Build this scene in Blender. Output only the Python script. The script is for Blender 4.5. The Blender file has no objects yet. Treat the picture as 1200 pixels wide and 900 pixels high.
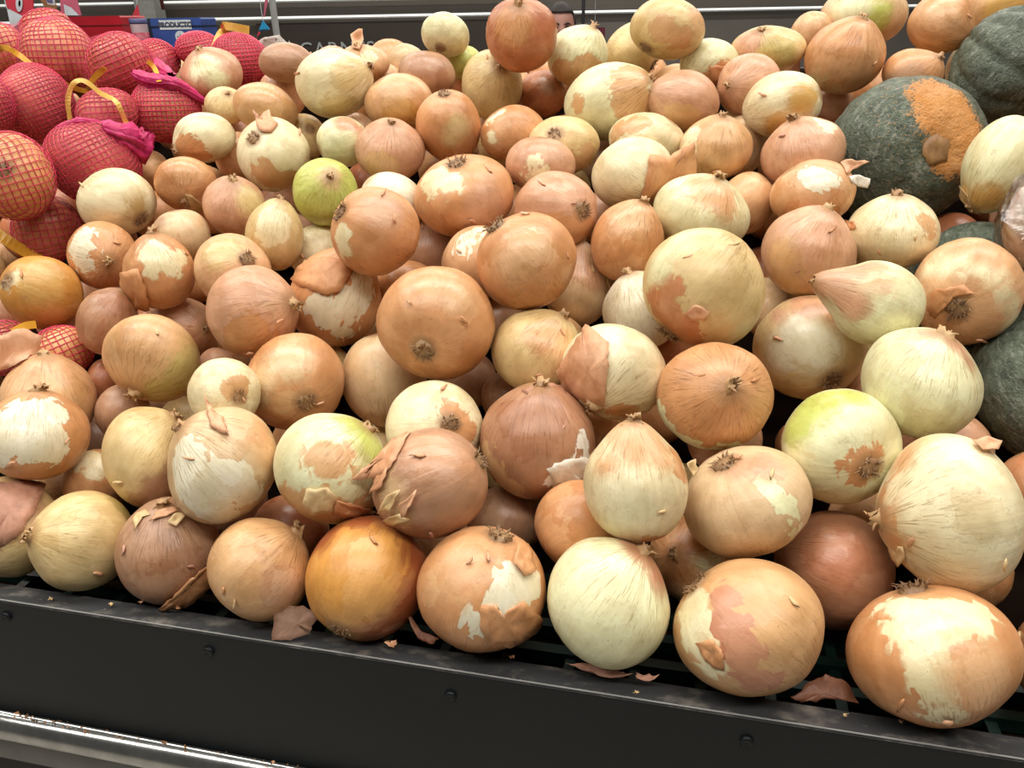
import bpy, bmesh, math, random
import numpy as np
from mathutils import Vector, Matrix

scene = bpy.context.scene
col = scene.collection

# ------------------------------------------------------------------ camera
FPX = 900.0                      # focal length in pixels of the 1200 x 900 frame
CAM = np.array([0.0, 0.0, 1.50])
PITCH, ROLL = math.radians(25.5), math.radians(1.1)
_F = np.array([0, math.cos(PITCH), -math.sin(PITCH)])
_U0 = np.array([0, math.sin(PITCH), math.cos(PITCH)])
_R0 = np.array([1.0, 0, 0])
_R = math.cos(ROLL) * _R0 - math.sin(ROLL) * _U0
_U = math.sin(ROLL) * _R0 + math.cos(ROLL) * _U0
cam_data = bpy.data.cameras.new('camera')
cam_data.sensor_width = 36.0
cam_data.lens = 36.0 * FPX / 1200.0
cam_data.clip_start = 0.02
cam = bpy.data.objects.new('camera', cam_data)
cam.matrix_world = Matrix(((_R[0], _U[0], -_F[0], CAM[0]), (_R[1], _U[1], -_F[1], CAM[1]), (_R[2], _U[2], -_F[2], CAM[2]), (0, 0, 0, 1)))
col.objects.link(cam)
scene.camera = cam

# ------------------------------------------------------------------ light
world = bpy.data.worlds.new('store_ambient')
scene.world = world
world.use_nodes = True
bg = world.node_tree.nodes['Background']
bg.inputs[0].default_value = (1.0, 0.95, 0.88, 1)
bg.inputs[1].default_value = 0.10

def ceiling_lamp(x, y, z, sx, sy, watts, rx=0.0):
    d = bpy.data.lights.new('ceiling_lamp', 'AREA')
    d.shape = 'RECTANGLE'; d.size = sx; d.size_y = sy
    d.energy = watts; d.color = (1.0, 0.955, 0.88)
    o = bpy.data.objects.new('ceiling_lamp', d)
    o.location = (x, y, z); o.rotation_euler = (rx, 0, 0)
    col.objects.link(o)
ceiling_lamp(-0.5, -0.5, 3.4, 5.0, 0.4, 84)
ceiling_lamp(-0.3, 1.1, 3.4, 5.0, 0.4, 98)
ceiling_lamp(0.0, 3.6, 3.6, 7.0, 0.4, 110)
ceiling_lamp(0.0, 6.4, 3.6, 7.0, 0.4, 120)

scene.view_settings.view_transform = 'Standard'
scene.view_settings.look = 'None'
scene.view_settings.gamma = 1.0
scene.view_settings.use_curve_mapping = False
scene.view_settings.exposure = 0.0

# ------------------------------------------------------------------ helpers
rng = np.random.RandomState(7)
def ray(px, py):
    return _F + (px - 600.0) / FPX * _R - (py - 450.0) / FPX * _U
def at(px, py, t):
    return CAM + ray(px, py) * t
def on_plane_z(px, py, z):
    d = ray(px, py); return CAM + d * ((z - CAM[2]) / d[2])
def lin(c):
    out = []
    for v in c:
        v = v / 255.0
        out.append(v / 12.92 if v <= 0.04045 else ((v + 0.055) / 1.055) ** 2.4)
    return tuple(out)
def unit(v):
    v = np.asarray(v, float); return v / (np.linalg.norm(v) + 1e-12)

def mesh_np(name, verts, faces_flat, sizes, smooth=True):
    me = bpy.data.meshes.new(name)
    verts = np.asarray(verts, np.float32)
    n = len(verts); sizes = np.asarray(sizes, np.int32); faces_flat = np.asarray(faces_flat, np.int32)
    me.vertices.add(n); me.vertices.foreach_set('co', verts.ravel())
    me.loops.add(len(faces_flat)); me.loops.foreach_set('vertex_index', faces_flat)
    me.polygons.add(len(sizes))
    st = np.concatenate([[0], np.cumsum(sizes)[:-1]]).astype(np.int32)
    me.polygons.foreach_set('loop_start', st)
    me.polygons.foreach_set('use_smooth', np.full(len(sizes), smooth, dtype=bool))
    me.update(calc_edges=True)
    me.validate()
    return me
def mesh_list(name, verts, faces, smooth=True):
    flat = [i for f in faces for i in f]
    return mesh_np(name, verts, flat, [len(f) for f in faces], smooth)
def link(name, me, mat, parent=None, loc=None):
    o = bpy.data.objects.new(name, me)
    if mat is not None and me is not None:
        if len(me.materials) == 0: me.materials.append(mat)
    if loc is not None: o.location = loc
    if parent is not None: o.parent = parent
    col.objects.link(o)
    return o
def empty(name, loc):
    o = bpy.data.objects.new(name, None); o.location = loc
    o.empty_display_size = 0.02
    col.objects.link(o); return o
def tag(o, label=None, cat=None, group=None, kind=None):
    if label: o['label'] = label
    if cat: o['category'] = cat
    if group: o['group'] = group
    if kind: o['kind'] = kind
    return o

class MB:                                  # collects simple shapes into one mesh
    def __init__(s): s.v = []; s.f = []
    def add(s, v, f):
        k = len(s.v); s.v += [tuple(p) for p in v]; s.f += [tuple(i + k for i in q) for q in f]
    def box(s, o, ax, ay, az):             # corner o and three edge vectors
        o, ax, ay, az = map(lambda q: np.asarray(q, float), (o, ax, ay, az))
        v = [o, o + ax, o + ax + ay, o + ay, o + az, o + ax + az, o + ax + ay + az, o + ay + az]
        s.add(v, [(0, 3, 2, 1), (4, 5, 6, 7), (0, 1, 5, 4), (1, 2, 6, 5), (2, 3, 7, 6), (3, 0, 4, 7)])
    def prism(s, poly, axis):              # closed polygon swept along axis
        poly = [np.asarray(p, float) for p in poly]; n = len(poly); axis = np.asarray(axis, float)
        s.add(poly + [p + axis for p in poly], [tuple(range(n))[::-1], tuple(range(n, 2 * n))] + [(i, (i + 1) % n, n + (i + 1) % n, n + i) for i in range(n)])
    def tube(s, pts, rad, n=6, cap=True):
        pts = [np.asarray(p, float) for p in pts]
        if np.isscalar(rad): rad = [rad] * len(pts)
        v = []; f = []
        prev = None
        for i, p in enumerate(pts):
            d = unit(pts[min(i + 1, len(pts) - 1)] - pts[max(i - 1, 0)])
            a = np.cross(d, [0, 0, 1.0]) if prev is None else prev - d * np.dot(prev, d)
            if np.linalg.norm(a) < 1e-4: a = np.cross(d, [1.0, 0, 0])
            a = unit(a); b = np.cross(d, a); prev = a
            for k in range(n):
                w = 2 * math.pi * k / n
                v.append(p + rad[i] * (math.cos(w) * a + math.sin(w) * b))
        for i in range(len(pts) - 1):
            for k in range(n):
                f.append((i * n + k, i * n + (k + 1) % n, (i + 1) * n + (k + 1) % n, (i + 1) * n + k))
        if cap:
            f.append(tuple(range(n))[::-1]); f.append(tuple(range((len(pts) - 1) * n, len(pts) * n)))
        s.add(v, f)
    def build(s, name, mat, parent=None, smooth=False, origin=None):
        v = np.array(s.v)
        if origin is not None: v = v - np.asarray(origin)
        o = link(name, mesh_list(name, v, s.f, smooth), mat, parent)
        if origin is not None and parent is None: o.location = origin
        return o

# ------------------------------------------------------------------ materials
def new_mat(name):
    m = bpy.data.materials.new(name); m.use_nodes = True
    nt = m.node_tree
    return m, nt, nt.nodes['Principled BSDF']
class N:                                    # tiny node helper
    def __init__(s, nt): s.nt = nt
    def __call__(s, typ, ins=None, **kw):
        n = s.nt.nodes.new(typ)
        for k, v in kw.items(): setattr(n, k, v)
        for k, v in (ins or {}).items():
            if hasattr(v, 'is_output') or isinstance(v, bpy.types.NodeSocket): s.nt.links.new(v, n.inputs[k])
            else: n.inputs[k].default_value = v
        return n
    def math(s, op, a, b=0.0, c=None, clamp=False):
        ins = {0: a, 1: b}
        if c is not None: ins[2] = c
        return s('ShaderNodeMath', ins, operation=op, use_clamp=clamp).outputs[0]
    def vmath(s, op, a, b=(0, 0, 0)):
        return s('ShaderNodeVectorMath', {0: a, 1: b}, operation=op).outputs[0]
    def mix(s, f, a, b, blend='MIX'):
        n = s('ShaderNodeMix', data_type='RGBA', blend_type=blend)
        for k, v in ((0, f), (6, a), (7, b)):
            if isinstance(v, bpy.types.NodeSocket): s.nt.links.new(v, n.inputs[k])
            else: n.inputs[k].default_value = v if k == 0 or len(v) == 4 else (*v, 1)
        return n.outputs[2]
    def ramp(s, f, lo, hi, a=0.0, b=1.0):
        n = s('ShaderNodeMapRange', {0: f, 1: lo, 2: hi, 3: a, 4: b}, clamp=True)
        return n.outputs[0]
    def noise(s, vec, scale, detail=3.0, rough=0.55):
        n = s('ShaderNodeTexNoise', {'Scale': scale, 'Detail': detail, 'Roughness': rough})
        if vec is not None: s.nt.links.new(vec, n.inputs['Vector'])
        return n.outputs[0]

def simple_mat(name, rgb, rough=0.5, metal=0.0, var=0.12, scale=30.0, bump=0.0, spec=0.5, rgb2=None, alpha=1.0, emit=0.0):
    m, nt, p = new_mat(name); n = N(nt)
    co = n('ShaderNodeTexCoord').outputs['Object']
    f = n.noise(co, scale, 4.0)
    c = lin(rgb); c2 = lin(rgb2) if rgb2 else tuple(v * (1 - 2 * var) for v in c)
    cc = n.mix(n.ramp(f, 0.3, 0.7), c, c2)
    nt.links.new(cc, p.inputs['Base Color'])
    p.inputs['Roughness'].default_value = rough; p.inputs['Metallic'].default_value = metal
    p.inputs['Specular IOR Level'].default_value = spec; p.inputs['Alpha'].default_value = alpha
    if bump:
        b = n('ShaderNodeBump', {'Height': f, 'Strength': bump, 'Distance': 0.002})
        nt.links.new(b.outputs[0], p.inputs['Normal'])
    if emit:
        p.inputs['Emission Color'].default_value = (*c, 1); p.inputs['Emission Strength'].default_value = emit
    return m

def onion_material():
    m, nt, p = new_mat('onion_skin'); n = N(nt)
    at_ = lambda nm: n('ShaderNodeAttribute', attribute_name=nm)
    sph = at_('sph').outputs['Vector']; seed = at_('seed').outputs['Fac']
    ca = at_('ca').outputs['Color']; c1 = at_('c1').outputs['Color']; c2 = at_('c2').outputs['Color']
    p1 = at_('p1').outputs['Fac']; p2 = at_('p2').outputs['Fac']
    sv = n('ShaderNodeCombineXYZ', {0: seed, 1: n.math('MULTIPLY', seed, 1.7), 2: n.math('MULTIPLY', seed, -0.6)}).outputs[0]
    sep = n('ShaderNodeSeparateXYZ', {0: sph}); z = sep.outputs[2]
    flat = n('ShaderNodeCombineXYZ', {0: sep.outputs[0], 1: sep.outputs[1], 2: 0.0}).outputs[0]
    lonv = n.vmath('NORMALIZE', flat)
    lz = n('ShaderNodeCombineXYZ', {0: 0.0, 1: 0.0, 2: n.math('MULTIPLY', z, 0.12)}).outputs[0]
    sc = n.vmath('ADD', n.vmath('ADD', lonv, lz), sv)           # streak space: runs along the meridians
    streak = n.noise(sc, 9.0, 3.0, 0.6)
    fine = n.noise(sc, 34.0, 2.0, 0.6)
    blotch = n.noise(n.vmath('ADD', sph, sv), 1.6, 3.0)
    mott = n.noise(n.vmath('ADD', sph, sv), 7.0, 3.0, 0.65)
    # tears: angular shards that run along the fibres, with small steps across
    shv = n.vmath('ADD', n.vmath('MULTIPLY', sph, (5.2, 5.2, 3.4)), sv)
    shv = n.vmath('ADD', shv, n('ShaderNodeTexNoise', {'Vector': n.vmath('ADD', sph, sv), 'Scale': 3.0, 'Detail': 2.0}).outputs[1])
    shard = n('ShaderNodeSeparateColor', {0: n('ShaderNodeTexVoronoi', {'Vector': shv, 'Scale': 1.0}).outputs['Color']}).outputs[0]
    jag = n.math('ADD', n.math('MULTIPLY', n.math('SUBTRACT', shard, 0.5), 0.22), n.math('MULTIPLY', n.math('SUBTRACT', streak, 0.5), 0.22))
    jag = n.math('ADD', jag, n.math('MULTIPLY', n.math('SUBTRACT', mott, 0.5), 0.14))
    def mask(pf, wf):
        w_ = n('ShaderNodeAttribute', attribute_name=wf).outputs['Fac']
        v = n.math('ADD', pf, n.math('MULTIPLY', jag, n.ramp(w_, 0.02, 0.3, 1.0, 0.5)))
        lo = n.math('MULTIPLY', w_, -1.0)
        q = n('ShaderNodeMapRange', {0: v, 1: lo, 2: w_, 3: 0.0, 4: 1.0}, clamp=True, interpolation_type='SMOOTHSTEP')
        return q.outputs[0], v
    m1, v1 = mask(p1, 'w1'); m2, v2 = mask(p2, 'w2')
    def vary(c, lo, hi, sat):
        dark = n.mix(1.0, c, (lo, lo * sat, lo * sat * 0.94), 'MULTIPLY')
        lite = n.mix(1.0, c, (hi, hi * 1.01, hi * 1.05), 'MULTIPLY')
        return n.mix(n.ramp(blotch, 0.36, 0.64), dark, lite)
    a = vary(ca, 0.84, 1.08, 0.95)
    b1 = vary(c1, 0.90, 1.05, 0.98)
    b2 = vary(c2, 0.90, 1.05, 0.98)
    colr = n.mix(m2, n.mix(m1, a, b1), b2)
    # sheets of older and newer skin, each a little different
    lay = n.vmath('ADD', n.vmath('MULTIPLY', sph, (1.9, 1.9, 1.1)), (0, 0, 0))
    lay = n.vmath('ADD', lay, sv)
    lay = n.vmath('ADD', lay, n.vmath('MULTIPLY', n('ShaderNodeTexNoise', {'Vector': n.vmath('ADD', sph, sv), 'Scale': 4.0, 'Detail': 3.0}).outputs[1], (0.7, 0.7, 0.7)))
    sheet = n('ShaderNodeSeparateColor', {0: n('ShaderNodeTexVoronoi', {'Vector': lay, 'Scale': 1.0}).outputs['Color']}).outputs[1]
    colr = n.mix(n.ramp(sheet, 0.55, 0.90, 0.0, 0.50), colr, n.mix(1.0, colr, (0.86, 0.76, 0.64), 'MULTIPLY'))
    colr = n.mix(n.ramp(sheet, 0.45, 0.05, 0.0, 0.20), colr, n.mix(0.55, colr, lin((240, 214, 170))))
    colr = n.mix(n.ramp(streak, 0.47, 0.72, 0.0, 0.30), colr, n.mix(1.0, colr, (0.80, 0.70, 0.58), 'MULTIPLY'))
    colr = n.mix(n.ramp(streak, 0.42, 0.25, 0.0, 0.25), colr, n.mix(1.0, colr, (1.10, 1.10, 1.1), 'MULTIPLY'))
    # veins that gather towards the neck
    vein = n.math('MULTIPLY', n.ramp(fine, 0.575, 0.63), n.ramp(z, 0.0, 0.75, 0.05, 0.85))
    colr = n.mix(vein, colr, n.mix(1.0, colr, (0.52, 0.42, 0.30), 'MULTIPLY'))
    # brownish plate at the root and the neck
    ends = n.math('MAXIMUM', n.ramp(z, 0.93, 0.985, 0.0, 0.6), n.ramp(z, -0.95, -0.985, 0.0, 0.8))
    colr = n.mix(ends, colr, lin((158, 118, 80)))
    # specks, scuffs and grey smudges
    sp = n.noise(n.vmath('ADD', sph, sv), 24.0, 2.0, 0.5)
    colr = n.mix(n.ramp(sp, 0.70, 0.74, 0.0, 0.55), colr, lin((120, 84, 56)))
    sm = n.noise(n.vmath('ADD', n.vmath('MULTIPLY', sph, (1, 1, 0.6)), n.vmath('MULTIPLY', sv, (3, 2, 5))), 5.0, 4.0, 0.75)
    colr = n.mix(n.ramp(sm, 0.60, 0.72, 0.0, 0.30), colr, lin((150, 118, 92)))
    # a few dry cracks along the sheet edges
    ck = n('ShaderNodeTexVoronoi', {'Vector': n.vmath('ADD', lay, (3.1, 1.7, 5.3)), 'Scale': 0.9}, feature='DISTANCE_TO_EDGE').outputs['Distance']
    ckm = n.math('MULTIPLY', n.ramp(ck, 0.016, 0.003), n.ramp(n.noise(n.vmath('ADD', sph, n.vmath('MULTIPLY', sv, (2, 5, 3))), 1.8, 2.0), 0.54, 0.62))
    colr = n.mix(n.math('MULTIPLY', ckm, 0.24), colr, lin((126, 88, 56)))
    # thin edge line where one skin ends
    e1 = n.math('SUBTRACT', n.ramp(v1, -0.035, -0.005), m1, clamp=True)
    colr = n.mix(n.math('MULTIPLY', e1, 0.5), colr, n.mix(1.0, colr, (0.62, 0.5, 0.38), 'MULTIPLY'))
    nt.links.new(colr, p.inputs['Base Color'])
    rg = n.math('ADD', n.math('MULTIPLY', mott, 0.22), n.math('MULTIPLY', m1, -0.06))
    nt.links.new(n.math('ADD', rg, 0.27), p.inputs['Roughness'])
    p.inputs['Specular IOR Level'].default_value = 0.6
    p.inputs['Subsurface Weight'].default_value = 0.0
    hgt = n.math('ADD', n.math('MULTIPLY', streak, 0.55), n.math('ADD', n.math('MULTIPLY', sheet, 0.40), n.math('MULTIPLY', mott, 0.55)))
    bp = n('ShaderNodeBump', {'Height': hgt, 'Strength': 0.55, 'Distance': 0.0011})
    nt.links.new(bp.outputs[0], p.inputs['Normal'])
    return m
M_ONION = onion_material()

def papery_mat(name, rgb, rgb2, alpha=1.0):
    m, nt, p = new_mat(name); n = N(nt)
    co = n('ShaderNodeTexCoord').outputs['Object']
    f = n.noise(n.vmath('MULTIPLY', co, (1, 1, 0.5)), 160.0, 4.0, 0.65)
    g = n.noise(co, 45.0, 3.0)
    c = n.mix(n.ramp(g, 0.35, 0.65), lin(rgb), lin(rgb2))
    c = n.mix(n.ramp(f, 0.5, 0.75, 0, 0.5), c, n.mix(1.0, c, (0.55, 0.45, 0.35), 'MULTIPLY'))
    nt.links.new(c, p.inputs['Base Color'])
    p.inputs['Roughness'].default_value = 0.5
    p.inputs['Alpha'].default_value = alpha
    b = n('ShaderNodeBump', {'Height': f, 'Strength': 0.6, 'Distance': 0.001}); nt.links.new(b.outputs[0], p.inputs['Normal'])
    return m
M_NECK = papery_mat('dry_neck', (200, 164, 116), (158, 118, 80))
M_ROOT = papery_mat('dry_roots', (164, 130, 92), (120, 90, 62))
M_SKIN = {
    'copper': papery_mat('loose_skin_copper', (214, 158, 110), (198, 138, 90)),
    'peach': papery_mat('loose_skin_peach', (226, 176, 138), (206, 148, 108)),
    'straw': papery_mat('loose_skin_straw', (226, 200, 150), (204, 168, 118)),
    'pink': papery_mat('loose_skin_pink', (196, 146, 122), (172, 122, 100)),
    'brown': papery_mat('loose_skin_brown', (150, 98, 72), (122, 74, 52)),
    'chalk': papery_mat('loose_skin_chalk', (236, 230, 218), (218, 206, 188)),
    'clear': papery_mat('loose_skin_clear', (186, 144, 118), (164, 122, 98), 0.38),
}
# ------------------------------------------------------------------ the onions: outline in the photograph, poles, skins
PAL = {k: lin(v) for k, v in dict(
    cream=(236, 225, 184), white=(236, 229, 202), green=(196, 204, 108), gcream=(231, 230, 186), straw=(220, 194, 138),
    tan=(213, 168, 118), copper=(211, 154, 104), pink=(209, 160, 126), brown=(176, 126, 94), amber=(213, 152, 74),
    red=(188, 118, 80), beige=(218, 188, 146), peach=(221, 174, 128), gold=(216, 172, 98), dust=(180, 138, 108),
    mahogany=(158, 86, 50), rose=(198, 136, 104), olive=(204, 184, 112), chalk=(236, 230, 218), rust=(198, 132, 88), bagged=(208, 120, 88), bagpale=(228, 170, 112)).items()}
ONIONS = []
def O(oid, cx, cy, w, h, base, label, n=None, r=None, p=(), lay=0, point=None, bag=None):
    ONIONS.append(dict(id=oid, cx=cx, cy=cy, w=w, h=h, base=base, label=label, n=n, r=r, p=p, lay=lay, point=point, bag=bag))

# ---- front row, sitting on the crate behind the black lip
O('F1', 12, 618, 120, 116, 'straw', 'front-row straw onion cut by the left frame edge, brown cracked skin across it', p=[('dust', [(8, 590, 30), (22, 580, 20), (-6, 610, 30)])], n=(-30, 655))
O('F2', 95, 634, 127, 121, 'straw', 'smooth straw-yellow onion, second from the left in the front row', n=(38, 628), p=[('olive', [(140, 590, 18)])])
O('F3', 197, 647, 126, 128, 'dust', 'dull dusty brown front-row onion with crumpled neck skin, beside a straw-yellow one', n=(185, 596), p=[('brown', [(190, 690, 34)])])
O('F4', 304, 667, 122, 120, 'tan', 'glossy tan onion in the front row, left of the amber one', n=(346, 622), p=[('pink', [(330, 690, 24)])])
O('F5', 429, 676, 144, 146, 'amber', 'glowing amber onion with red-brown shoulder and bristly root down, in the front row', r=(402, 738), p=[('mahogany', [(502, 660, 44), (492, 704, 46), (455, 740, 34), (372, 624, 24), (420, 600, 28), (465, 606, 32), (500, 630, 30)])])
O('F6', 567, 692, 151, 152, 'copper', 'copper onion with torn skin over a white patch and root up, in the front row', r=(585, 627), p=[('white', [(600, 700, 26), (622, 688, 20), (560, 730, 14), (596, 674, 14), (585, 715, 16)]), ('peach', [(540, 665, 28), (525, 690, 22)])])
O('F7', 714, 707, 145, 157, 'gcream', 'clean pale greenish-white onion with dark lines radiating from its neck, in the front row', n=(755, 651), p=[('rose', [(757, 650, 32), (774, 676, 24)])])
O('F8', 879, 736, 177, 164, 'tan', 'large tan and golden onion with a cream side and pink smear, in the front row', r=(815, 680), p=[('cream', [(812, 715, 28), (826, 745, 28), (842, 770, 20)]), ('rose!', [(862, 735, 22), (870, 765, 26), (855, 705, 18), (890, 790, 22)])])
O('F9', 1097, 768, 207, 173, 'copper', 'largest front onion, copper with a broad cream band, by the right frame edge', r=(1084, 684), p=[('cream', [(1062, 712, 28), (1085, 735, 34), (1120, 732, 34), (1152, 730, 28), (1090, 770, 26), (1096, 800, 23), (1099, 832, 20)]), ('peach', [(1145, 790, 34)])])
O('F10', 980, 668, 143, 142, 'brown', 'smooth red-brown onion sunk between the large tan and the copper front onions', lay=-2, n=(905, 640), p=[('rose', [(985, 650, 30)])])
O('F11', 1240, 770, 108, 118, 'copper', 'sliver of an orange onion at the right frame edge beside the largest front onion', lay=-1, p=[('cream', [(1196, 745, 8)])])
# ---- second row
O('S1', 40, 511, 133, 105, 'copper', 'copper onion with a big white bare patch facing out, at the left frame edge', n=(40, 460), p=[('white', [(20, 500, 36), (45, 515, 30), (60, 485, 20), (-6, 515, 30)])])
O('S2', 112, 566, 82, 82, 'copper', 'small cream and copper onion wedged low between the left straw-coloured onions', lay=-1, p=[('cream', [(112, 545, 16), (95, 535, 18)])])
O('S3', 172, 535, 106, 121, 'straw', 'straw onion with a rusty brown corner, left of the large chalky-white one', n=(212, 478), p=[('dust', [(190, 575, 24), (178, 590, 20), (202, 560, 16)])])
O('S4', 262, 545, 133, 141, 'beige', 'large beige onion with a chalky white underside and flaking top', n=(205, 498), p=[('white', [(235, 575, 30), (265, 570, 30), (285, 580, 22), (225, 545, 26), (255, 600, 24)]), ('peach', [(292, 500, 26), (310, 530, 22)])])
O('S5', 143, 483, 66, 66, 'dust', 'small dull pinkish onion hidden under the tan and olive one', lay=-1)
O('S6', 388, 549, 131, 130, 'gcream', 'cream onion with a bright green shoulder and brown skin scraps across it', n=(432, 500), p=[('green', [(430, 515, 24), (440, 540, 20), (412, 495, 20)]), ('tan', [(385, 540, 24), (350, 590, 26), (385, 600, 24), (420, 598, 20)])], point=0.0)
O('S7', 505, 567, 136, 130, 'dust', 'rosy brown onion lying sideways, ragged skin at one end, bristly root at the other', r=(562, 541), lay=1, p=[('pink', [(500, 530, 30), (540, 545, 20)]), ('beige', [(455, 575, 18), (462, 600, 14)])])
O('S8', 508, 500, 112, 108, 'cream', 'cream onion with a dark bristly root in a copper blotch, below the big root-out onion', r=(527, 496), p=[('copper', [(540, 490, 16), (527, 480, 12), (550, 505, 14)])])
O('S9', 629, 519, 136, 133, 'brown', 'dusty brown onion with a folded neck on top and a chalky tear on its right', n=(632, 459), p=[('chalk', [(678, 542, 14), (665, 555, 14), (652, 565, 10), (680, 520, 10)]), ('tan', [(578, 550, 20), (600, 572, 18), (570, 530, 14)])])
O('S10', 746, 570, 124, 138, 'cream', 'pear-shaped cream onion with an upright dry neck and sooty smudge under it', n=(744, 504), point=0.16, p=[('copper', [(800, 555, 14), (796, 530, 14), (760, 635, 14)]), ('peach~', [(745, 515, 34), (715, 540, 16), (775, 530, 22)])])
O('S11', 878, 588, 149, 136, 'beige', 'beige onion with a scabby root and one green stripe down its right side', r=(848, 539), p=[('gcream!', [(902, 572, 9), (911, 584, 9.5), (918, 596, 10), (923, 608, 10), (926, 620, 10), (926, 634, 9)]), ('pink', [(870, 545, 20), (900, 545, 20)])])
O('S12', 680, 615, 108, 108, 'copper', 'plain copper-brown onion in shadow behind the pale greenish-white front one', lay=-1)
O('S13', 592, 612, 88, 88, 'dust', 'shadowed dull pink onion between the sideways rosy and the torn copper onions', lay=-2)
O('S14', 812, 655, 104, 104, 'copper', 'dark copper onion with a pale wedge, tucked under the beige green-striped onion', lay=-2, n=(792, 652), p=[('gcream', [(828, 662, 12), (838, 655, 10)])])
O('S15', 985, 523, 140, 136, 'gcream', 'round greenish-cream onion with root facing out and a lime-green top', r=(1020, 549), p=[('green', [(960, 472, 32), (940, 495, 24), (1000, 464, 20)]), ('copper', [(1010, 548, 21), (1014, 540, 19)])])
O('S16', 1120, 603, 175, 192, 'cream', 'very large cream onion with orange neck pointing left, by the right frame edge', n=(1040, 612), point=0.10, p=[('copper~', [(1052, 605, 20), (1060, 640, 18), (1048, 575, 16)]), ('peach', [(1075, 530, 24)])])
O('S17', 1081, 451, 146, 130, 'gcream', 'clean ivory onion with a stubby tan neck on top, beside the dark squash', n=(1112, 394), p=[('pink', [(1125, 405, 20), (1085, 393, 14), (1140, 425, 12)])])
O('S18', 340, 622, 92, 88, 'red', 'dark red-brown onion in the gap below the green-shouldered one', lay=-2)
# ---- third row and up
O('T1', 55, 470, 118, 108, 'peach', 'peach onion with a creased skin at the left edge, above the white-patched copper one', n=(50, 420), p=[('tan', [(90, 470, 24)])])
O('T2', 179, 421, 117, 107, 'tan', 'tan onion with an olive-yellow right half and its neck pointing down', n=(153, 462), p=[('olive', [(215, 440, 28), (190, 462, 24), (225, 415, 16)])])
O('T3', 262, 460, 84, 80, 'cream', 'small cream onion with brown root, partly under the copper-tan root-out onion', r=(280, 465), p=[('tan', [(278, 455, 16)])])
O('T4', 347, 448, 117, 113, 'copper', 'copper-tan onion with a creamy cap and its root facing out low on the front', r=(358, 471), p=[('beige', [(335, 425, 24), (310, 440, 20), (305, 465, 14)]), ('tan', [(335, 470, 16)])])
O('T5', 449, 444, 102, 110, 'beige', 'plain pale beige onion under the left side of the big root-out onion', lay=-1)
O('T6', 511, 380, 139, 134, 'copper', 'big smooth copper onion with its bristly root facing out, in the middle of the pile', r=(495, 412), lay=1, p=[('peach', [(535, 345, 22), (500, 335, 20)])])
O('T7', 630, 413, 108, 104, 'straw', 'straw onion with peeling tan skin and frayed neck, below the big round tan onion', n=(661, 369), p=[('peach', [(645, 400, 22), (660, 420, 16), (625, 395, 12)])])
O('T8', 722, 437, 126, 116, 'cream', 'cream onion half wrapped in crinkled pink skin on its left', n=(694, 476), p=[('copper', [(682, 455, 26), (678, 425, 20), (735, 485, 20)])])
O('T9', 840, 464, 138, 126, 'copper', 'orange-tan onion with dry neck facing out and a pale rim along its lower left', n=(855, 455), p=[('gcream!', [(783, 498, 14), (797, 512, 15), (775, 476, 12), (818, 522, 15), (840, 527, 14), (862, 528, 10)])])
O('T10', 950, 406, 138, 121, 'straw', 'silvery cream onion with a tan cap and bristly root low on the right', r=(979, 445), p=[('white~', [(942, 396, 32), (918, 412, 22), (966, 412, 22)]), ('pink', [(945, 358, 22), (978, 366, 18), (915, 370, 14)])])  # soft white patch: a highlight painted into the skin colour
O('T11', 1030, 355, 118, 103, 'gcream', 'teardrop onion lying sideways, long pinkish neck pointing left', n=(974, 336), point=0.42, p=[('pink', [(985, 335, 26), (1005, 325, 24), (1000, 352, 22), (1020, 315, 16)]), ('beige', [(1030, 330, 20)])])
O('T12', 1136, 340, 136, 129, 'peach', 'peach onion with root facing out and a pale band, on the squash at right', r=(1125, 363), p=[('copper', [(1110, 372, 18), (1100, 352, 12)]), ('cream~', [(1092, 312, 11), (1112, 309, 11), (1132, 310, 11), (1150, 315, 11), (1168, 326, 11), (1180, 342, 11), (1188, 360, 12), (1191, 378, 12)])])
O('T13', 824, 338, 146, 142, 'straw', 'big oblong straw onion with a torn rust patch, root at its lower left', r=(779, 400), lay=1, p=[('rust', [(784, 366, 24), (800, 388, 24), (772, 348, 16), (794, 336, 13)]), ('gcream', [(775, 310, 20), (870, 385, 14), (800, 285, 14)])])
O('T14', 752, 366, 92, 92, 'white', 'white onion peeping out at left of the big oblong straw onion', lay=-1, n=(738, 324))
O('T15', 677, 338, 78, 92, 'beige', 'small pinkish-beige onion with pointed neck up, at right of the big round tan onion', n=(680, 294), point=0.22, lay=-1, p=[('pink', [(672, 310, 18), (695, 325, 14)])])
O('T16', 615, 305, 119, 117, 'copper', 'big round tan-copper onion with root at its upper left, in the middle of the pile', r=(578, 261), lay=1, p=[('peach', [(620, 290, 24), (600, 310, 20)])])
O('T17', 562, 308, 92, 88, 'peach', 'peach onion with a white streak, half behind the big round tan-copper onion', p=[('white', [(548, 278, 12), (540, 292, 10), (562, 270, 10)])])
O('T18', 507, 297, 76, 80, 'dust', 'shadowed dull brown onion between the glossy root-left and white-streaked onions', lay=-1, n=(503, 258))
O('T19', 393, 349, 110, 118, 'copper', 'copper onion with a large white torn-open patch on its front', n=(422, 297), p=[('white', [(395, 370, 24), (420, 350, 22), (375, 362, 18), (425, 330, 14), (405, 392, 12)])])
O('T20', 440, 271, 105, 107, 'copper', 'glossy rosy copper onion with its root at the left, above the torn-open copper one', r=(399, 247), lay=1, p=[('cream', [(400, 275, 14), (405, 292, 12)]), ('pink', [(450, 245, 24)])])
O('T21', 296, 366, 110, 111, 'pink', 'rosy onion with its neck pointing right, left of the torn-open copper one', n=(338, 356), p=[('copper', [(290, 400, 30)])])
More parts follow.
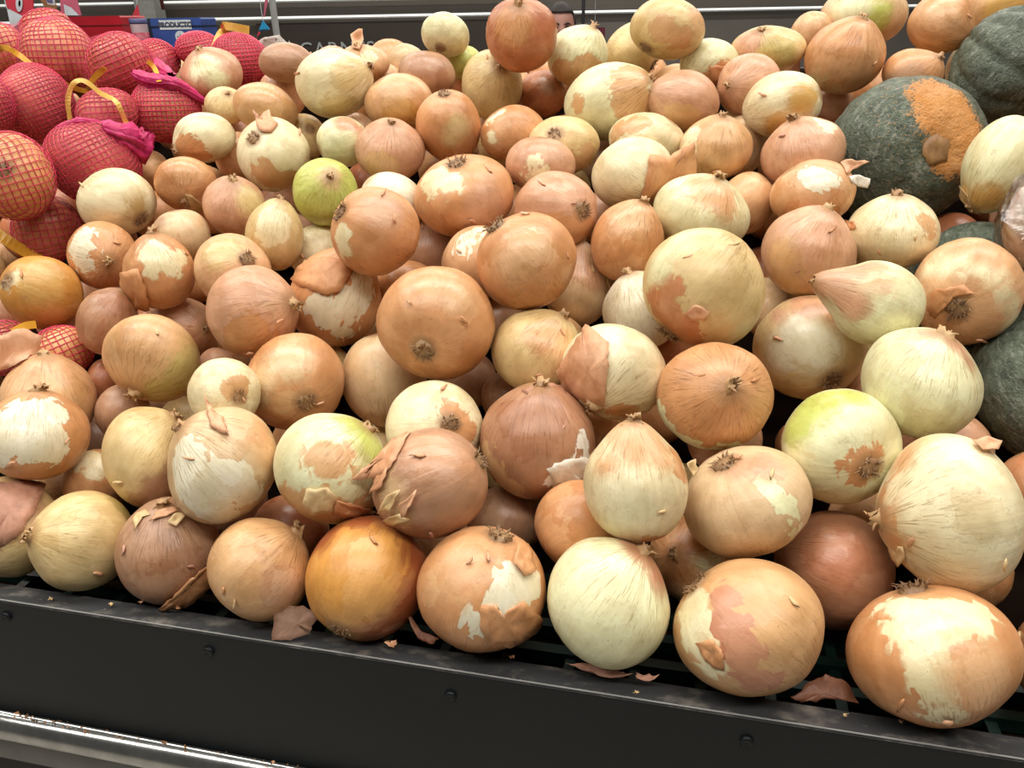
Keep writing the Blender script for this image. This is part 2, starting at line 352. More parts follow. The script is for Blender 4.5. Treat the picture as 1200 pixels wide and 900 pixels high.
O('T22', 210, 385, 88, 78, 'pink', 'pinkish onion with bent-over neck, behind the tan and olive onion', n=(236, 385), lay=-1)
O('T23', 272, 317, 93, 88, 'peach', 'peach onion with a whitish top and a grey root at its right', r=(291, 303), p=[('straw', [(255, 295, 18), (275, 290, 14)])])
O('T24', 186, 319, 86, 90, 'copper', 'copper onion with a shiny cream crown and a torn skin corner at its left', p=[('cream', [(180, 298, 18), (200, 305, 18), (178, 318, 10), (212, 298, 12)])], n=(180, 276))
O('T25', 126, 376, 74, 79, 'brown', 'plain brown onion with dry neck on top, below the copper onion with the white side', n=(142, 344))
O('T26', 119, 299, 83, 81, 'copper', 'copper onion with a white left side and broken neck facing out', n=(127, 306), p=[('white', [(92, 290, 16), (100, 275, 14), (97, 312, 13), (108, 288, 8)])])
O('T27', 48, 342, 99, 86, 'amber', 'shiny amber onion at the left edge, below the red net bags', r=(10, 330), p=[('cream', [(20, 325, 9), (10, 335, 8)]), ('gold', [(50, 335, 26)])])
O('T28', 212, 276, 70, 62, 'beige', 'small beige onion with a brownish left end, behind the cream-crowned copper one', p=[('dust', [(186, 262, 11), (184, 278, 8)])])
O('T29', 135, 237, 97, 80, 'cream', 'ivory onion with brown root at its lower right, touching the red net bags', r=(164, 258), p=[('straw', [(160, 245, 12)])])
O('T30', 274, 242, 76, 72, 'pink', 'small rosy onion with a pale shiny top, just below the cream onion with torn root', n=(275, 213), p=[('straw', [(295, 235, 18)])])
O('T31', 218, 215, 75, 64, 'copper', 'coppery pink onion with a white scrap at its neck, right of the ivory onion', n=(213, 236), p=[('peach', [(225, 198, 20)])])
O('T32', 322, 277, 70, 84, 'straw', 'upright straw onion with brown-stained top, left of the glossy rosy copper one', n=(330, 238), p=[('cream', [(320, 265, 22)])])
O('T33', 373, 296, 68, 66, 'cream', 'cream onion mostly hidden behind the torn-open copper one', lay=-1)
O('T34', 381, 225, 78, 80, 'green', 'lime-green onion with a dry scar facing out', n=(388, 206), p=[('straw', [(388, 207, 14)])])
O('T35', 458, 238, 80, 74, 'white', 'white onion behind the glossy rosy copper one', p=[('beige', [(432, 208, 10)])])
O('T36', 320, 181, 86, 87, 'cream', 'cream onion with a ragged brown hole at its upper left and spiky neck', r=(297, 160), p=[('tan', [(310, 205, 18), (335, 212, 16)])], n=None)
O('T37', 240, 161, 76, 60, 'cream', 'white-topped onion with copper underside, right of the red net bags', n=(203, 176), p=[('copper', [(218, 172, 16), (232, 182, 14)])])
O('T38', 280, 183, 58, 58, 'peach', 'small peach onion with flaking skin, squeezed left of the cream onion with torn root', lay=-1, p=[('pink', [(262, 185, 10)])])
O('T39', 457, 177, 82, 75, 'pink', 'rosy tan onion with a neat dry neck on top, right of the lime-green one', n=(461, 145), p=[('tan', [(445, 195, 18)])])
O('T40', 402, 166, 62, 60, 'gcream', 'small greenish-cream onion with a pink top, above the lime-green one', p=[('pink', [(405, 142, 13), (420, 150, 9)])])
O('T41', 357, 160, 52, 54, 'straw', 'small straw onion with a brown root scab, behind the cream onion with torn root', r=(364, 150), lay=-1)
O('T42', 311, 127, 78, 60, 'tan', 'smooth tan onion, above the cream onion with torn root', p=[('peach', [(315, 110, 16)])])
O('T43', 265, 124, 52, 44, 'straw', 'small straw onion with open neck, between the white-topped and tan onions', n=(268, 109))
O('T44', 248, 89, 74, 65, 'pink', 'pink onion with a greenish-white patch, on top beside the far red bag', n=(236, 60), p=[('gcream', [(240, 80, 15), (250, 90, 14), (228, 88, 9)])])
O('T45', 331, 110, 58, 62, 'pink', 'pinkish onion with a dry neck, left of the cracked ivory one', n=(340, 81), lay=-1)
O('T46', 336, 73, 66, 48, 'dust', 'dull mauve-brown onion at the back edge, left of the cracked ivory one', n=(366, 75))
O('T47', 391, 98, 90, 84, 'cream', 'large ivory onion with dark cracked skin, near the back edge', n=(433, 80), p=[('straw', [(405, 90, 16), (420, 80, 13), (395, 125, 20)])])
O('T48', 425, 74, 62, 46, 'peach', 'peach onion with an upright skin curl, at the back edge behind the cracked ivory one', n=(420, 54), p=[('cream', [(436, 68, 10)])])
O('T49', 467, 120, 82, 68, 'peach', 'smooth peach onion below the dusty mauve one near the back edge', p=[('gold', [(470, 138, 22)])])
O('T50', 450, 98, 52, 48, 'peach', 'small peach onion between the cracked ivory onion and the dusty mauve one', lay=-1)
O('T51', 476, 73, 44, 44, 'beige', 'small pale beige onion at the back edge, behind the dusty mauve one', lay=-1)
O('T52', 500, 88, 68, 60, 'dust', 'dusty mauve-brown onion with flaking skin near the back edge', p=[('brown', [(510, 100, 20)])])
O('T53', 522, 41, 58, 54, 'gcream', 'glossy pale yellow onion standing alone against the dark sign', r=(514, 58))
O('T54', 541, 73, 46, 40, 'green', 'small light green onion under the pale yellow one at the back edge', lay=-1)
O('T55', 543, 91, 40, 42, 'pink', 'small pink onion squeezed left of the straw onion with the stubby neck', lay=-2)
O('T56', 577, 99, 73, 84, 'straw', 'straw onion with a round stubby neck facing out, under the tall red-copper one', n=(585, 80), point=0.08)
O('T57', 611, 40, 87, 88, 'red', 'large red-copper onion with a bent neck on top, highest in the middle', n=(608, 8), lay=1, p=[('copper~', [(600, 30, 24)])])
O('T58', 526, 147, 78, 84, 'copper', 'copper onion with glassy pale patch and dirty top, right of the smooth peach one', r=(522, 110), p=[('straw', [(535, 150, 13), (528, 165, 9)])])
O('T59', 601, 156, 76, 66, 'copper', 'copper onion with thin cream stripes at its left, below the stubby-necked straw one', p=[('cream', [(572, 140, 8), (576, 158, 6), (583, 132, 6)])])
O('T60', 636, 110, 58, 58, 'red', 'dark red-copper onion in shadow under the tall red-copper one', lay=-1, p=[('dust', [(640, 100, 10)])])
O('T61', 677, 66, 72, 74, 'gcream', 'greenish-white onion with brown underside and frizzy neck, right of the tall red-copper one', n=(693, 33), p=[('tan', [(690, 78, 16), (660, 88, 18), (680, 95, 16)])])
O('T62', 714, 119, 102, 92, 'gcream', 'large pale green onion with tan skin over its right half, near the back', n=(756, 97), p=[('tan', [(740, 115, 24), (745, 95, 16), (735, 90, 16), (755, 120, 14), (675, 120, 9)])])
O('T63', 741, 61, 66, 70, 'straw', 'straw onion lying under the topmost cream and tan one', r=(769, 77), lay=-1)
O('T64', 783, 33, 87, 76, 'straw', 'cream and tan onion cut off by the top frame edge, with root at lower left', r=(757, 57), lay=1, p=[('tan', [(775, 35, 16), (800, 45, 14)]), ('peach', [(818, 20, 14)])])
O('T65', 833, 76, 72, 62, 'gcream', 'greenish-cream onion with an orange torn scrap underneath, near the back edge', p=[('copper', [(840, 88, 12), (848, 80, 9)]), ('tan', [(815, 92, 12)])], n=(810, 95))
O('T66', 900, 58, 90, 56, 'straw', 'straw onion with peeling pink skin at its left, at the back edge', n=(890, 36), p=[('pink', [(868, 52, 18)]), ('olive', [(915, 62, 20)])])
O('T67', 878, 100, 76, 76, 'pink', 'rosy onion with a scabby neck facing left, left of the yellow round one', n=(857, 101))
O('T68', 800, 119, 86, 74, 'pink', 'dusty pink onion with a fold across it, right of the large pale green one', n=(764, 108), p=[('tan', [(800, 140, 22)])])
O('T69', 917, 122, 93, 78, 'cream', 'smooth round yellow-cream onion, left of the orange and green squash', p=[('gold', [(945, 115, 18), (915, 148, 18)])])
O('T70', 951, 38, 52, 50, 'peach', 'small peach onion at the back edge behind the upright copper one', lay=-1)
O('T71', 990, 66, 94, 92, 'copper', 'upright copper onion with a tidy brown neck, left of the dark squash', n=(1004, 22), point=0.06, p=[('straw', [(965, 95, 12), (980, 105, 10)])])
O('T72', 1012, 18, 104, 78, 'beige', 'beige onion with a bright green panel, cut off by the top frame edge', lay=-1, p=[('green', [(1030, 15, 16), (1028, 30, 12)]), ('gcream', [(1005, 8, 14), (985, 10, 12)])])
O('T73', 1103, 26, 80, 76, 'copper', 'orange-peach onion at the top edge, left of the ribbed dark squash', p=[('peach', [(1100, 12, 24)])], n=(1140, 40))
O('T74', 1166, 10, 92, 74, 'tan', 'tan-yellow onion at the top right corner behind the ribbed squash', lay=-1, p=[('gold', [(1180, 8, 24)])])
O('T75', 1070, 86, 74, 58, 'copper', 'copper-pink onion with curled neck, behind the orange and green squash', n=(1098, 66), p=[('pink', [(1065, 95, 20)])])
O('T76', 1130, 78, 46, 62, 'cream', 'sliver of a cream onion between the two large squashes', lay=-2)
O('T77', 976, 122, 52, 44, 'pink', 'pink onion glimpsed below the upright copper one', lay=-2)
# ---- upper middle
O('U1', 634, 193, 84, 68, 'pink', 'pink onion with a cream wedge, above the rosy root-right onion', p=[('cream', [(628, 190, 9), (630, 200, 9), (618, 208, 8)])])
O('U2', 661, 170, 85, 70, 'straw', 'straw onion with a scruffy brown root, under the large pale green one', r=(650, 156), p=[('tan', [(670, 192, 18), (690, 180, 12)])])
O('U3', 651, 248, 101, 94, 'pink', 'rosy copper onion with its root facing right, above the big round tan-copper one', r=(681, 246), p=[('copper', [(660, 275, 28), (685, 270, 18)])])
O('U4', 735, 283, 88, 98, 'copper', 'orange-copper onion with shiny pink top, left of the big oblong straw onion', n=(752, 236), p=[('peach', [(730, 255, 20), (748, 265, 16)])])
O('U5', 741, 203, 98, 88, 'cream', 'cream onion with a brown loose skin sail sticking out at its right', n=(780, 235), p=[('tan', [(772, 215, 16)])])
O('U6', 757, 164, 90, 66, 'cream', 'cream onion with patchy tan skin, behind the one with the loose skin sail', p=[('tan', [(745, 145, 16), (720, 155, 12)])])
O('U7', 840, 173, 86, 76, 'tan', 'tan onion with a cream left edge, below the dusty pink folded one', p=[('cream', [(806, 175, 12), (808, 160, 11), (804, 190, 10)])], n=(845, 138))
O('U8', 868, 171, 64, 72, 'beige', 'beige onion half hidden behind the tan one with the cream edge', lay=-1)
O('U9', 821, 250, 114, 94, 'gcream', 'pale green-cream onion capped with pink-tan skin, above the big oblong straw one', n=(845, 206), p=[('peach', [(830, 225, 22), (850, 235, 20), (815, 215, 14)])])
O('U10', 874, 239, 68, 76, 'peach', 'peach onion half behind the pink-capped pale one', lay=-1)
O('U11', 941, 179, 100, 86, 'pink', 'dusky tan onion with a curly neck on top, touching the orange and green squash', n=(926, 139), p=[('cream', [(968, 148, 12)])])
O('U12', 953, 226, 100, 78, 'peach', 'orange onion with a white window in its skin, above the mauve-tan one', p=[('white', [(955, 208, 17), (970, 215, 14), (940, 205, 10)]), ('copper', [(915, 230, 20), (985, 235, 14)])])
O('U13', 948, 296, 112, 104, 'pink', 'mauve-tan onion with pointed neck on top, above the silvery cream one', n=(967, 249), point=0.06, p=[('tan~', [(920, 300, 20), (930, 330, 22)])])
O('U14', 1047, 273, 112, 88, 'cream', 'ivory onion with a ragged top edge and orange corner, under the orange and green squash', p=[('tan', [(1090, 265, 12)])], n=(1050, 232))
O('U15', 1176, 192, 102, 114, 'gcream', 'ivory onion at the right edge, beside the orange and green squash', n=(1150, 240), p=[('gold', [(1165, 235, 20), (1140, 225, 12)])])
O('U16', 545, 230, 117, 98, 'copper', 'copper onion with a spidery dry root on top and a creamy left shoulder', r=(533, 188), p=[('cream', [(505, 210, 20), (528, 215, 16)]), ('pink', [(570, 240, 22)])])
O('U17', 904, 362, 72, 78, 'beige', 'glossy beige onion in shade between the big oblong straw and the silvery cream ones', lay=-1)
O('U18', 428, 126, 44, 54, 'tan', 'small tan onion in the gap below the cracked ivory one', lay=-2)
O('U19', 592, 376, 76, 74, 'dust', 'shadowed dull pink onion under the big round tan-copper one', lay=-2)
O('U20', 478, 336, 74, 62, 'copper', 'copper onion showing only its top above the big root-out onion', lay=-1)
O('U21', 551, 446, 62, 66, 'dust', 'shadowed grey-beige onion below the big root-out onion', lay=-2)
O('U22', 596, 466, 66, 64, 'dust', 'shadowed mauve onion left of the dusty brown chalk-torn one', lay=-2)
O('U23', 121, 447, 44, 52, 'red', 'dark copper onion in the gap left of the tan and olive one', lay=-2)
O('U24', 254, 428, 44, 42, 'pink', 'pink onion glimpsed below the rosy onion with neck pointing right', lay=-2)
O('U25', 178, 200, 46, 50, 'tan', 'small tan onion in shade under the net bag, left of the coppery pink one', lay=-2)
O('U26', 1212, 568, 92, 84, 'rust', 'dark orange onion at the right frame edge beside the very large cream one', lay=-1)
# ---- onions inside the red net bags
O('B1', 54, 33, 62, 46, 'bagged', 'net-bagged onion highest in the far left bag', lay=0, bag=1)
O('B2', 66, 66, 92, 88, 'bagpale', 'net-bagged onion with wrinkled net in the far left bag', lay=1, bag=1)
O('B3', 140, 76, 78, 76, 'bagged', 'net-bagged red onion at the right end of the far left bag', lay=1, bag=1)
O('B4', 2, 58, 64, 62, 'bagpale', 'net-bagged onion at the top left frame edge', lay=0, bag=1)
O('B5', 42, 121, 92, 92, 'bagged', 'smooth red net-bagged onion near the left frame edge', lay=1, bag=2)
O('B6', -12, 123, 60, 70, 'bagged', 'net-bagged onion cut by the left frame edge beside a smooth red one', lay=1, bag=2)
O('B7', 126, 132, 74, 56, 'bagged', 'net-bagged onion under the arched yellow tape', lay=1, bag=3)
O('B8', 108, 190, 114, 98, 'bagged', 'net-bagged red onion left of the gathered magenta net', lay=1, bag=3)
O('B9', 14, 206, 102, 102, 'bagpale', 'net-bagged golden onion with dark root behind a wide-meshed net', r=(4, 198), lay=2, bag=4)
O('B10', 54, 268, 82, 78, 'bagged', 'dark net-bagged onion above the shiny amber onion', lay=-1, bag=4)
O('B11', 194, 128, 82, 76, 'bagpale', 'net-bagged onion with a bare golden patch under magenta folds', lay=0, bag=5, p=[('gold', [(205, 132, 14), (210, 142, 10)])])
O('B12', 186, 68, 50, 44, 'bagged', 'net-bagged onion behind the magenta folds', lay=-1, bag=5)
O('B13', 233, 57, 54, 40, 'bagged', 'net-bagged pink onion left of the gold tape on the far bag', lay=-1, bag=6)
O('B14', 282, 70, 68, 62, 'bagged', 'net-bagged pink onion right of the gold tape on the far bag', lay=-1, bag=6)
O('B15', 72, 412, 76, 60, 'bagpale', 'net-bagged onion behind wide magenta mesh, below the shiny amber onion', lay=-1, bag=7)
O('B16', 8, 408, 70, 64, 'bagged', 'net-bagged dark onion at the left frame edge below the shiny amber onion', lay=-2, bag=7)
# ---- squashes share the depth solver with the onions
SQ = dict(
    K1=dict(cx=1062, cy=176, w=195, h=172, lay=-1),
    K2=dict(cx=1192, cy=76, w=168, h=146, lay=-1),
    K3=dict(cx=1150, cy=350, w=190, h=180, lay=-2),
    W1=dict(cx=1222, cy=262, w=104, h=136, lay=0),
    K4=dict(cx=1236, cy=462, w=200, h=190, lay=-2))
# ------------------------------------------------------------------ where the pile stands: plane of the heap and depth of every piece
ZLIP = CAM[2] - 0.42
LA, LB = on_plane_z(0, 702, ZLIP), on_plane_z(1200, 889, ZLIP)       # outer edge of the bin's lip
EX = unit(LB - LA); EY = np.array([-EX[1], EX[0], 0.0]); EZ = np.array([0, 0, 1.0])   # along the lip, back into the bin, up
LM = (LA + LB) / 2
def bin_pt(x, y, z): return LM + EX * x + EY * y + EZ * z
SLOPE = math.tan(math.radians(28))
PN = unit(-EY * SLOPE + EZ)
PP = bin_pt(0, 0.062, 0.042)
def plane_t(px, py, off=0.0):
    d = ray(px, py); return float(np.dot(PP + PN * off - CAM, PN) / np.dot(d, PN))

items = [dict(id=o['id'], cx=o['cx'], cy=o['cy'], w=o['w'], h=o['h'], lay=o['lay']) for o in ONIONS]
items += [dict(id=k, **v) for k, v in SQ.items()]
nI = len(items)
t0 = np.array([plane_t(i['cx'], i['cy'], 0.028 * i['lay']) for i in items])
dirs = np.array([ray(i['cx'], i['cy']) for i in items])
rpx = np.array([(i['w'] + i['h']) / 4 for i in items])
stretch = np.array([np.linalg.norm(ray(i['cx'], i['cy'])) for i in items])
rr = rpx / FPX / np.sqrt(stretch)                  # radius per unit depth
key = np.array([i['cy'] + i['h'] * 0.25 + 75 * i['lay'] for i in items])
IDX = {i['id']: k for k, i in enumerate(items)}
FRONT = [('F2', 'F1'), ('S4', 'S3'), ('S7', 'S8'), ('S7', 'F5'), ('T13', 'T9'), ('T8', 'T7'), ('T20', 'T19'), ('T6', 'T5'), ('S9', 'S7'),
         ('F9', 'F10'), ('F8', 'F10'), ('S10', 'F10'), ('T16', 'T7'), ('S6', 'F5'), ('S4', 'F3'), ('S4', 'F4'), ('F8', 'S11'), ('F9', 'S16'), ('S10', 'F7'), ('T2', 'S3'), ('T2', 'S5'),
         ('S16', 'S15'), ('T11', 'T10'), ('U14', 'K3'), ('U15', 'K1'), ('T12', 'K3'), ('T12', 'K4'), ('S17', 'K4'), ('T71', 'K1'), ('K1', 'T75'), ('K2', 'T74'), ('K2', 'T76'), ('K2', 'T73'), ('K1', 'K2'),
         ('U12', 'K1'), ('U11', 'K1'), ('U14', 'K1'), ('U15', 'K2'), ('T12', 'U14'), ('T11', 'U14'), ('B2', 'B4'), ('T27', 'B15'), ('B6', 'B5'), ('W1', 'U15'), ('T12', 'W1'), ('T9', 'S17'), ('S11', 'F10'), ('S15', 'F10'), ('S16', 'F10'), ('T29', 'B8'), ('T29', 'B10'), ('T31', 'B8')]
sgn = np.sign(key[:, None] - key[None, :] + 1e-6)        # +1: i in front of j
for a, b in FRONT:
    i, j = IDX[a], IDX[b]; sgn[i, j] = 1; sgn[j, i] = -1
t = t0.copy()
for it in range(900):
    C = dirs * t[:, None]; r = rr * t
    D = np.linalg.norm(C[:, None] - C[None], axis=2) + np.eye(nI) * 9
    S = 0.975 * (r[:, None] + r[None])
    hit = D < S
    dt = t[None] - t[:, None]                              # + when i is nearer than j
    nrm = 0.5 * (stretch[:, None] + stretch[None])
    lat2 = np.maximum(D ** 2 - (dt * nrm) ** 2, 0)
    need = np.sqrt(np.maximum(S ** 2 - lat2, 0)) / nrm
    push = np.where(hit, np.clip(need - dt * sgn, 0, 0.03), 0) * sgn
    t = t - 0.16 * push.sum(1) + (t0 - t) * (0.015 if it < 600 else 0.0)
    t = np.clip(t, t0 - 0.16, t0 + 0.16)
for k, i in enumerate(items): i['t'] = float(t[k]); i['r'] = float(r[k])
DEPTH = {i['id']: i['t'] for i in items}
# ------------------------------------------------------------------ floor, far wall and the bin
def bin_mat():
    m, nt, p = new_mat('black_plastic'); n = N(nt)
    co = n('ShaderNodeTexCoord').outputs['Object']
    f = n.noise(co, 9.0, 5.0, 0.6); g = n.noise(co, 120.0, 3.0)
    c = n.mix(n.ramp(f, 0.4, 0.8), lin((19, 24, 27)), lin((25, 30, 33)))
    nt.links.new(c, p.inputs['Base Color']); p.inputs['Roughness'].default_value = 0.42
    p.inputs['Specular IOR Level'].default_value = 0.3
    b = n('ShaderNodeBump', {'Height': g, 'Strength': 0.1, 'Distance': 0.0005}); nt.links.new(b.outputs[0], p.inputs['Normal'])
    return m
def lip_mat():
    m, nt, p = new_mat('scuffed_black_plastic'); n = N(nt)
    co = n('ShaderNodeTexCoord').outputs['Object']
    f = n.noise(co, 28.0, 6.0, 0.7); g = n.noise(co, 150.0, 4.0, 0.6)
    c = n.mix(n.ramp(f, 0.5, 0.68), lin((60, 62, 64)), lin((122, 116, 108)))
    c = n.mix(n.ramp(g, 0.68, 0.74, 0, 0.7), c, lin((150, 138, 122)))
    nt.links.new(c, p.inputs['Base Color'])
    nt.links.new(n.ramp(f, 0.3, 0.7, 0.38, 0.6), p.inputs['Roughness'])
    b = n('ShaderNodeBump', {'Height': g, 'Strength': 0.3, 'Distance': 0.0006}); nt.links.new(b.outputs[0], p.inputs['Normal'])
    return m
M_BIN, M_LIP = bin_mat(), lip_mat()
M_EDGE = simple_mat('worn_edge', (150, 150, 148), 0.4)
M_DECK = simple_mat('dark_deck', (28, 18, 12), 0.9, spec=0.05)
M_CRATE = simple_mat('green_crate_plastic', (14, 46, 38), 0.45, rgb2=(10, 34, 28))
M_STEEL = simple_mat('brushed_steel', (206, 208, 206), 0.19, 1.0, rgb2=(176, 178, 176), scale=60)
M_GREY = simple_mat('grey_kick_panel', (128, 128, 124), 0.5)
M_DARK = simple_mat('dark_gap', (26, 26, 26), 0.6)
M_FLOOR = simple_mat('polished_floor', (176, 170, 160), 0.35, rgb2=(160, 154, 146), scale=3)

XA, XB = -1.55, 0.75                                   # run of the bin along its lip
mb = MB(); mb.box((-9, -4, -0.02), (18, 0, 0), (0, 14, 0), (0, 0, 0.02))
tag(mb.build('floor', M_FLOOR), kind='structure')

root_bin = empty('produce_bin', bin_pt(0, 0.4, 0) * np.array([1, 1, 0]))
tag(root_bin, 'long black plastic produce bin holding the onion heap', 'bin')
BO = np.array(root_bin.location)
def bpart(name, mat, fn, smooth=False):
    mb = MB(); fn(mb); mb.v = [tuple(np.array(p) - BO) for p in mb.v]
    return mb.build(name, mat, root_bin, smooth)
def sweep(mb, prof, x0=XA, x1=XB): mb.prism([bin_pt(x0, y, z) for y, z in prof], EX * (x1 - x0))
DROP = -0.138
bpart('front_panel', M_BIN, lambda m: sweep(m, [(0.001, -0.004), (0.001, DROP), (0.012, DROP), (0.012, -0.008)]))
bpart('lip', M_LIP, lambda m: sweep(m, [(0.0012, -0.0006), (0.0000, -0.0035), (0.003, -0.0065), (0.026, -0.018), (0.026, -0.030), (0.029, -0.030), (0.029, -0.013)]))
bpart('lip_edge', M_EDGE, lambda m: m.tube([bin_pt(XA, 0.0004, -0.0010), bin_pt(XB, 0.0004, -0.0010)], 0.0006, 6))
bpart('deck', M_DECK, lambda m: sweep(m, [(0.030, -0.046), (0.17, -0.046), (0.90, 0.345), (0.90, 0.325), (0.18, -0.06), (0.030, -0.06)]))
bpart('back_panel', M_BIN, lambda m: sweep(m, [(0.90, -0.5), (0.90, 0.345), (0.93, 0.345), (0.93, -0.5)]))
bpart('side_panel', M_BIN, lambda m: m.prism([bin_pt(XA, y, z) for y, z in ((0, -0.5), (0, 0), (0.90, 0.345), (0.93, -0.5))], EX * 0.02))
bpart('side_panel', M_BIN, lambda m: m.prism([bin_pt(XB, y, z) for y, z in ((0, -0.5), (0, 0), (0.90, 0.345), (0.93, -0.5))], EX * 0.02))
bpart('kick_panel', M_GREY, lambda m: sweep(m, [(0.006, DROP - 0.03), (0.006, DROP - 0.075), (0.03, DROP - 0.075), (0.03, DROP - 0.03)]))
bpart('plinth', M_DARK, lambda m: sweep(m, [(0.03, DROP), (0.03, -ZLIP + 0.0), (0.10, -ZLIP), (0.10, DROP)]))
for (px, py) in ((8, 722), (245, 763), (528, 815), (875, 868)):          # push rivets in the front panel
    d = ray(px, py); n_ = -EY; tt = float(np.dot(bin_pt(0, 0.001, 0) - CAM, n_) / np.dot(d, n_)); c = CAM + d * tt
    def riv(m, c=c):
        prof = [(0.0046, 0.0), (0.0046, 0.0016), (0.0034, 0.0026), (0.0016, 0.0022), (0.0, 0.0018)]
        v = []; f = []
        for rr_, hh in prof[:-1]:
            for k in range(14):
                a = 2 * math.pi * k / 14; v.append(c + EX * rr_ * math.cos(a) + EZ * rr_ * math.sin(a) - EY * hh)
        for i in range(3):
            for k in range(14): f.append((i * 14 + k, i * 14 + (k + 1) % 14, (i + 1) * 14 + (k + 1) % 14, (i + 1) * 14 + k))
        v.append(c - EY * 0.0018); f += [(3 * 14 + k, 3 * 14 + (k + 1) % 14, len(v) - 1) for k in range(14)]
        m.add(v, f)
    bpart('rivet', M_BIN, riv, True)
# steel bumper rail under the panel
rail_o = empty('bumper_rail', bin_pt(0, 0, DROP - 0.03)); RO = np.array(rail_o.location)
tag(rail_o, 'shiny steel bumper rail below the black bin front, lower left corner', 'rail')
prof = [(0.006, DROP + 0.002), (0.0, DROP + 0.002)]
for k in range(13):
    a = math.pi / 2 + math.pi * k / 12
    prof.append((0.0 + 0.014 * math.cos(a), DROP - 0.014 + 0.016 * math.sin(a)))
prof += [(0.006, DROP - 0.03)]
mb = MB(); sweep(mb, prof[::-1]); mb.v = [tuple(np.array(p) - RO) for p in mb.v]
mb.build('rail_body', M_STEEL, rail_o, True)
mb = MB(); sweep(mb, [(-0.003, DROP - 0.031), (-0.003, DROP - 0.036), (0.006, DROP - 0.036), (0.006, DROP - 0.031)]); mb.v = [tuple(np.array(p) - RO) for p in mb.v]
mb.build('rail_trim', M_STEEL, rail_o)
# green crate under the first rows
crate = empty('plastic_crate', bin_pt(-0.1, 0.1, -0.046)); CO = np.array(crate.location)
tag(crate, 'dark green slatted plastic crate glimpsed under the front row of onions', 'crate')
for k in range(5):
    mb = MB(); mb.box(bin_pt(-0.62, 0.034 + 0.028 * k, -0.044), EX * 1.25, EY * 0.009, EZ * 0.012); mb.v = [tuple(np.array(p) - CO) for p in mb.v]
    mb.build('slat', M_CRATE, crate)
for k in range(26):
    mb = MB(); mb.box(bin_pt(-0.62 + 0.05 * k - 0.003 * (k == 25), 0.034, -0.0455), EX * 0.008, EY * 0.122, EZ * 0.0095); mb.v = [tuple(np.array(p) - CO) for p in mb.v]
    mb.build('crossbar', M_CRATE, crate)
# ------------------------------------------------------------------ onion builder
def ellipsoid_box(c, Q):
    """outline box in pixels of the ellipsoid with centre c (camera axes x right, y down, z forward) and matrix Q = M M^T"""
    D = Q - np.outer(c, c)
    out = []
    for k in (0, 1):
        b, a, cc = D[k, 2], D[2, 2], D[k, k]
        s = math.sqrt(max(b * b - a * cc, 0))
        out.append(sorted(((b - s) / a * FPX, (b + s) / a * FPX)))
    return out[0][0] + 600, out[0][1] + 600, out[1][0] + 450, out[1][1] + 450
CAMM = np.array([_R, -_U, _F])                      # world to camera axes
def fit_body(cx, cy, w, h, tt, axis_feat, sign, q_lim=(0.82, 1.12), q0=0.93, seed=0):
    """centre, local frame and 3x3 shape matrix whose outline fills the given box at depth tt"""
    d = unit(ray(cx, cy)); X = unit(_R - d * np.dot(_R, d)); Y = np.cross(d, X)      # Y points down in the picture
    if axis_feat is None:
        rs = np.random.RandomState(seed); w_ = rs.uniform(0, 2 * math.pi)
        ax = unit(X * math.cos(w_) + Y * math.sin(w_) + d * 0.15)
    else:
        ox, oy = (axis_feat[0] - cx) / (w / 2), (axis_feat[1] - cy) / (h / 2)
        m = math.hypot(ox, oy)
        if m > 0.96: ox, oy = ox / m * 0.96, oy / m * 0.96; m = 0.96
        ax = unit(X * ox + Y * oy - d * math.sqrt(1 - m * m)) * sign
    a2x, a2y = np.dot(ax, X) ** 2, np.dot(ax, Y) ** 2
    q = q0
    if abs(a2x - a2y) > 0.25:                        # solve the height/width ratio from the outline
        A = np.array([[1 - a2x, a2x], [1 - a2y, a2y]])
        try:
            R2, H2 = np.linalg.solve(A, [(w / 2) ** 2, (h / 2) ** 2])
            if R2 > 0 and H2 > 0: q = math.sqrt(H2 / R2)
        except Exception: pass
    q = min(max(q, q_lim[0]), q_lim[1])
    e1 = unit(np.cross(ax, d if abs(np.dot(ax, d)) < 0.9 else X)); e2 = np.cross(ax, e1)
    base = np.array([e1, e2, ax * q]).T              # columns
    r = (w + h) / 4 * tt / FPX
    c = CAM + ray(cx, cy) * tt; kx = ky = 1.0
    for _ in range(12):
        Sx = np.eye(3) + np.outer(X, X) * (kx - 1) + np.outer(Y, Y) * (ky - 1)
        M = Sx @ base * r
        Mc = CAMM @ M; cc = CAMM @ (c - CAM)
        x0, x1, y0, y1 = ellipsoid_box(cc, Mc @ Mc.T)
        kx *= w / (x1 - x0); ky *= h / (y1 - y0)
        g = math.sqrt(kx * ky); r *= g; kx /= g; ky /= g
        c = c + X * (cx - (x0 + x1) / 2) * tt / FPX + Y * (cy - (y0 + y1) / 2) * tt / FPX
    Sx = np.eye(3) + np.outer(X, X) * (kx - 1) + np.outer(Y, Y) * (ky - 1)
    return c, Sx @ base * r, (X, Y, d), ax, r, q

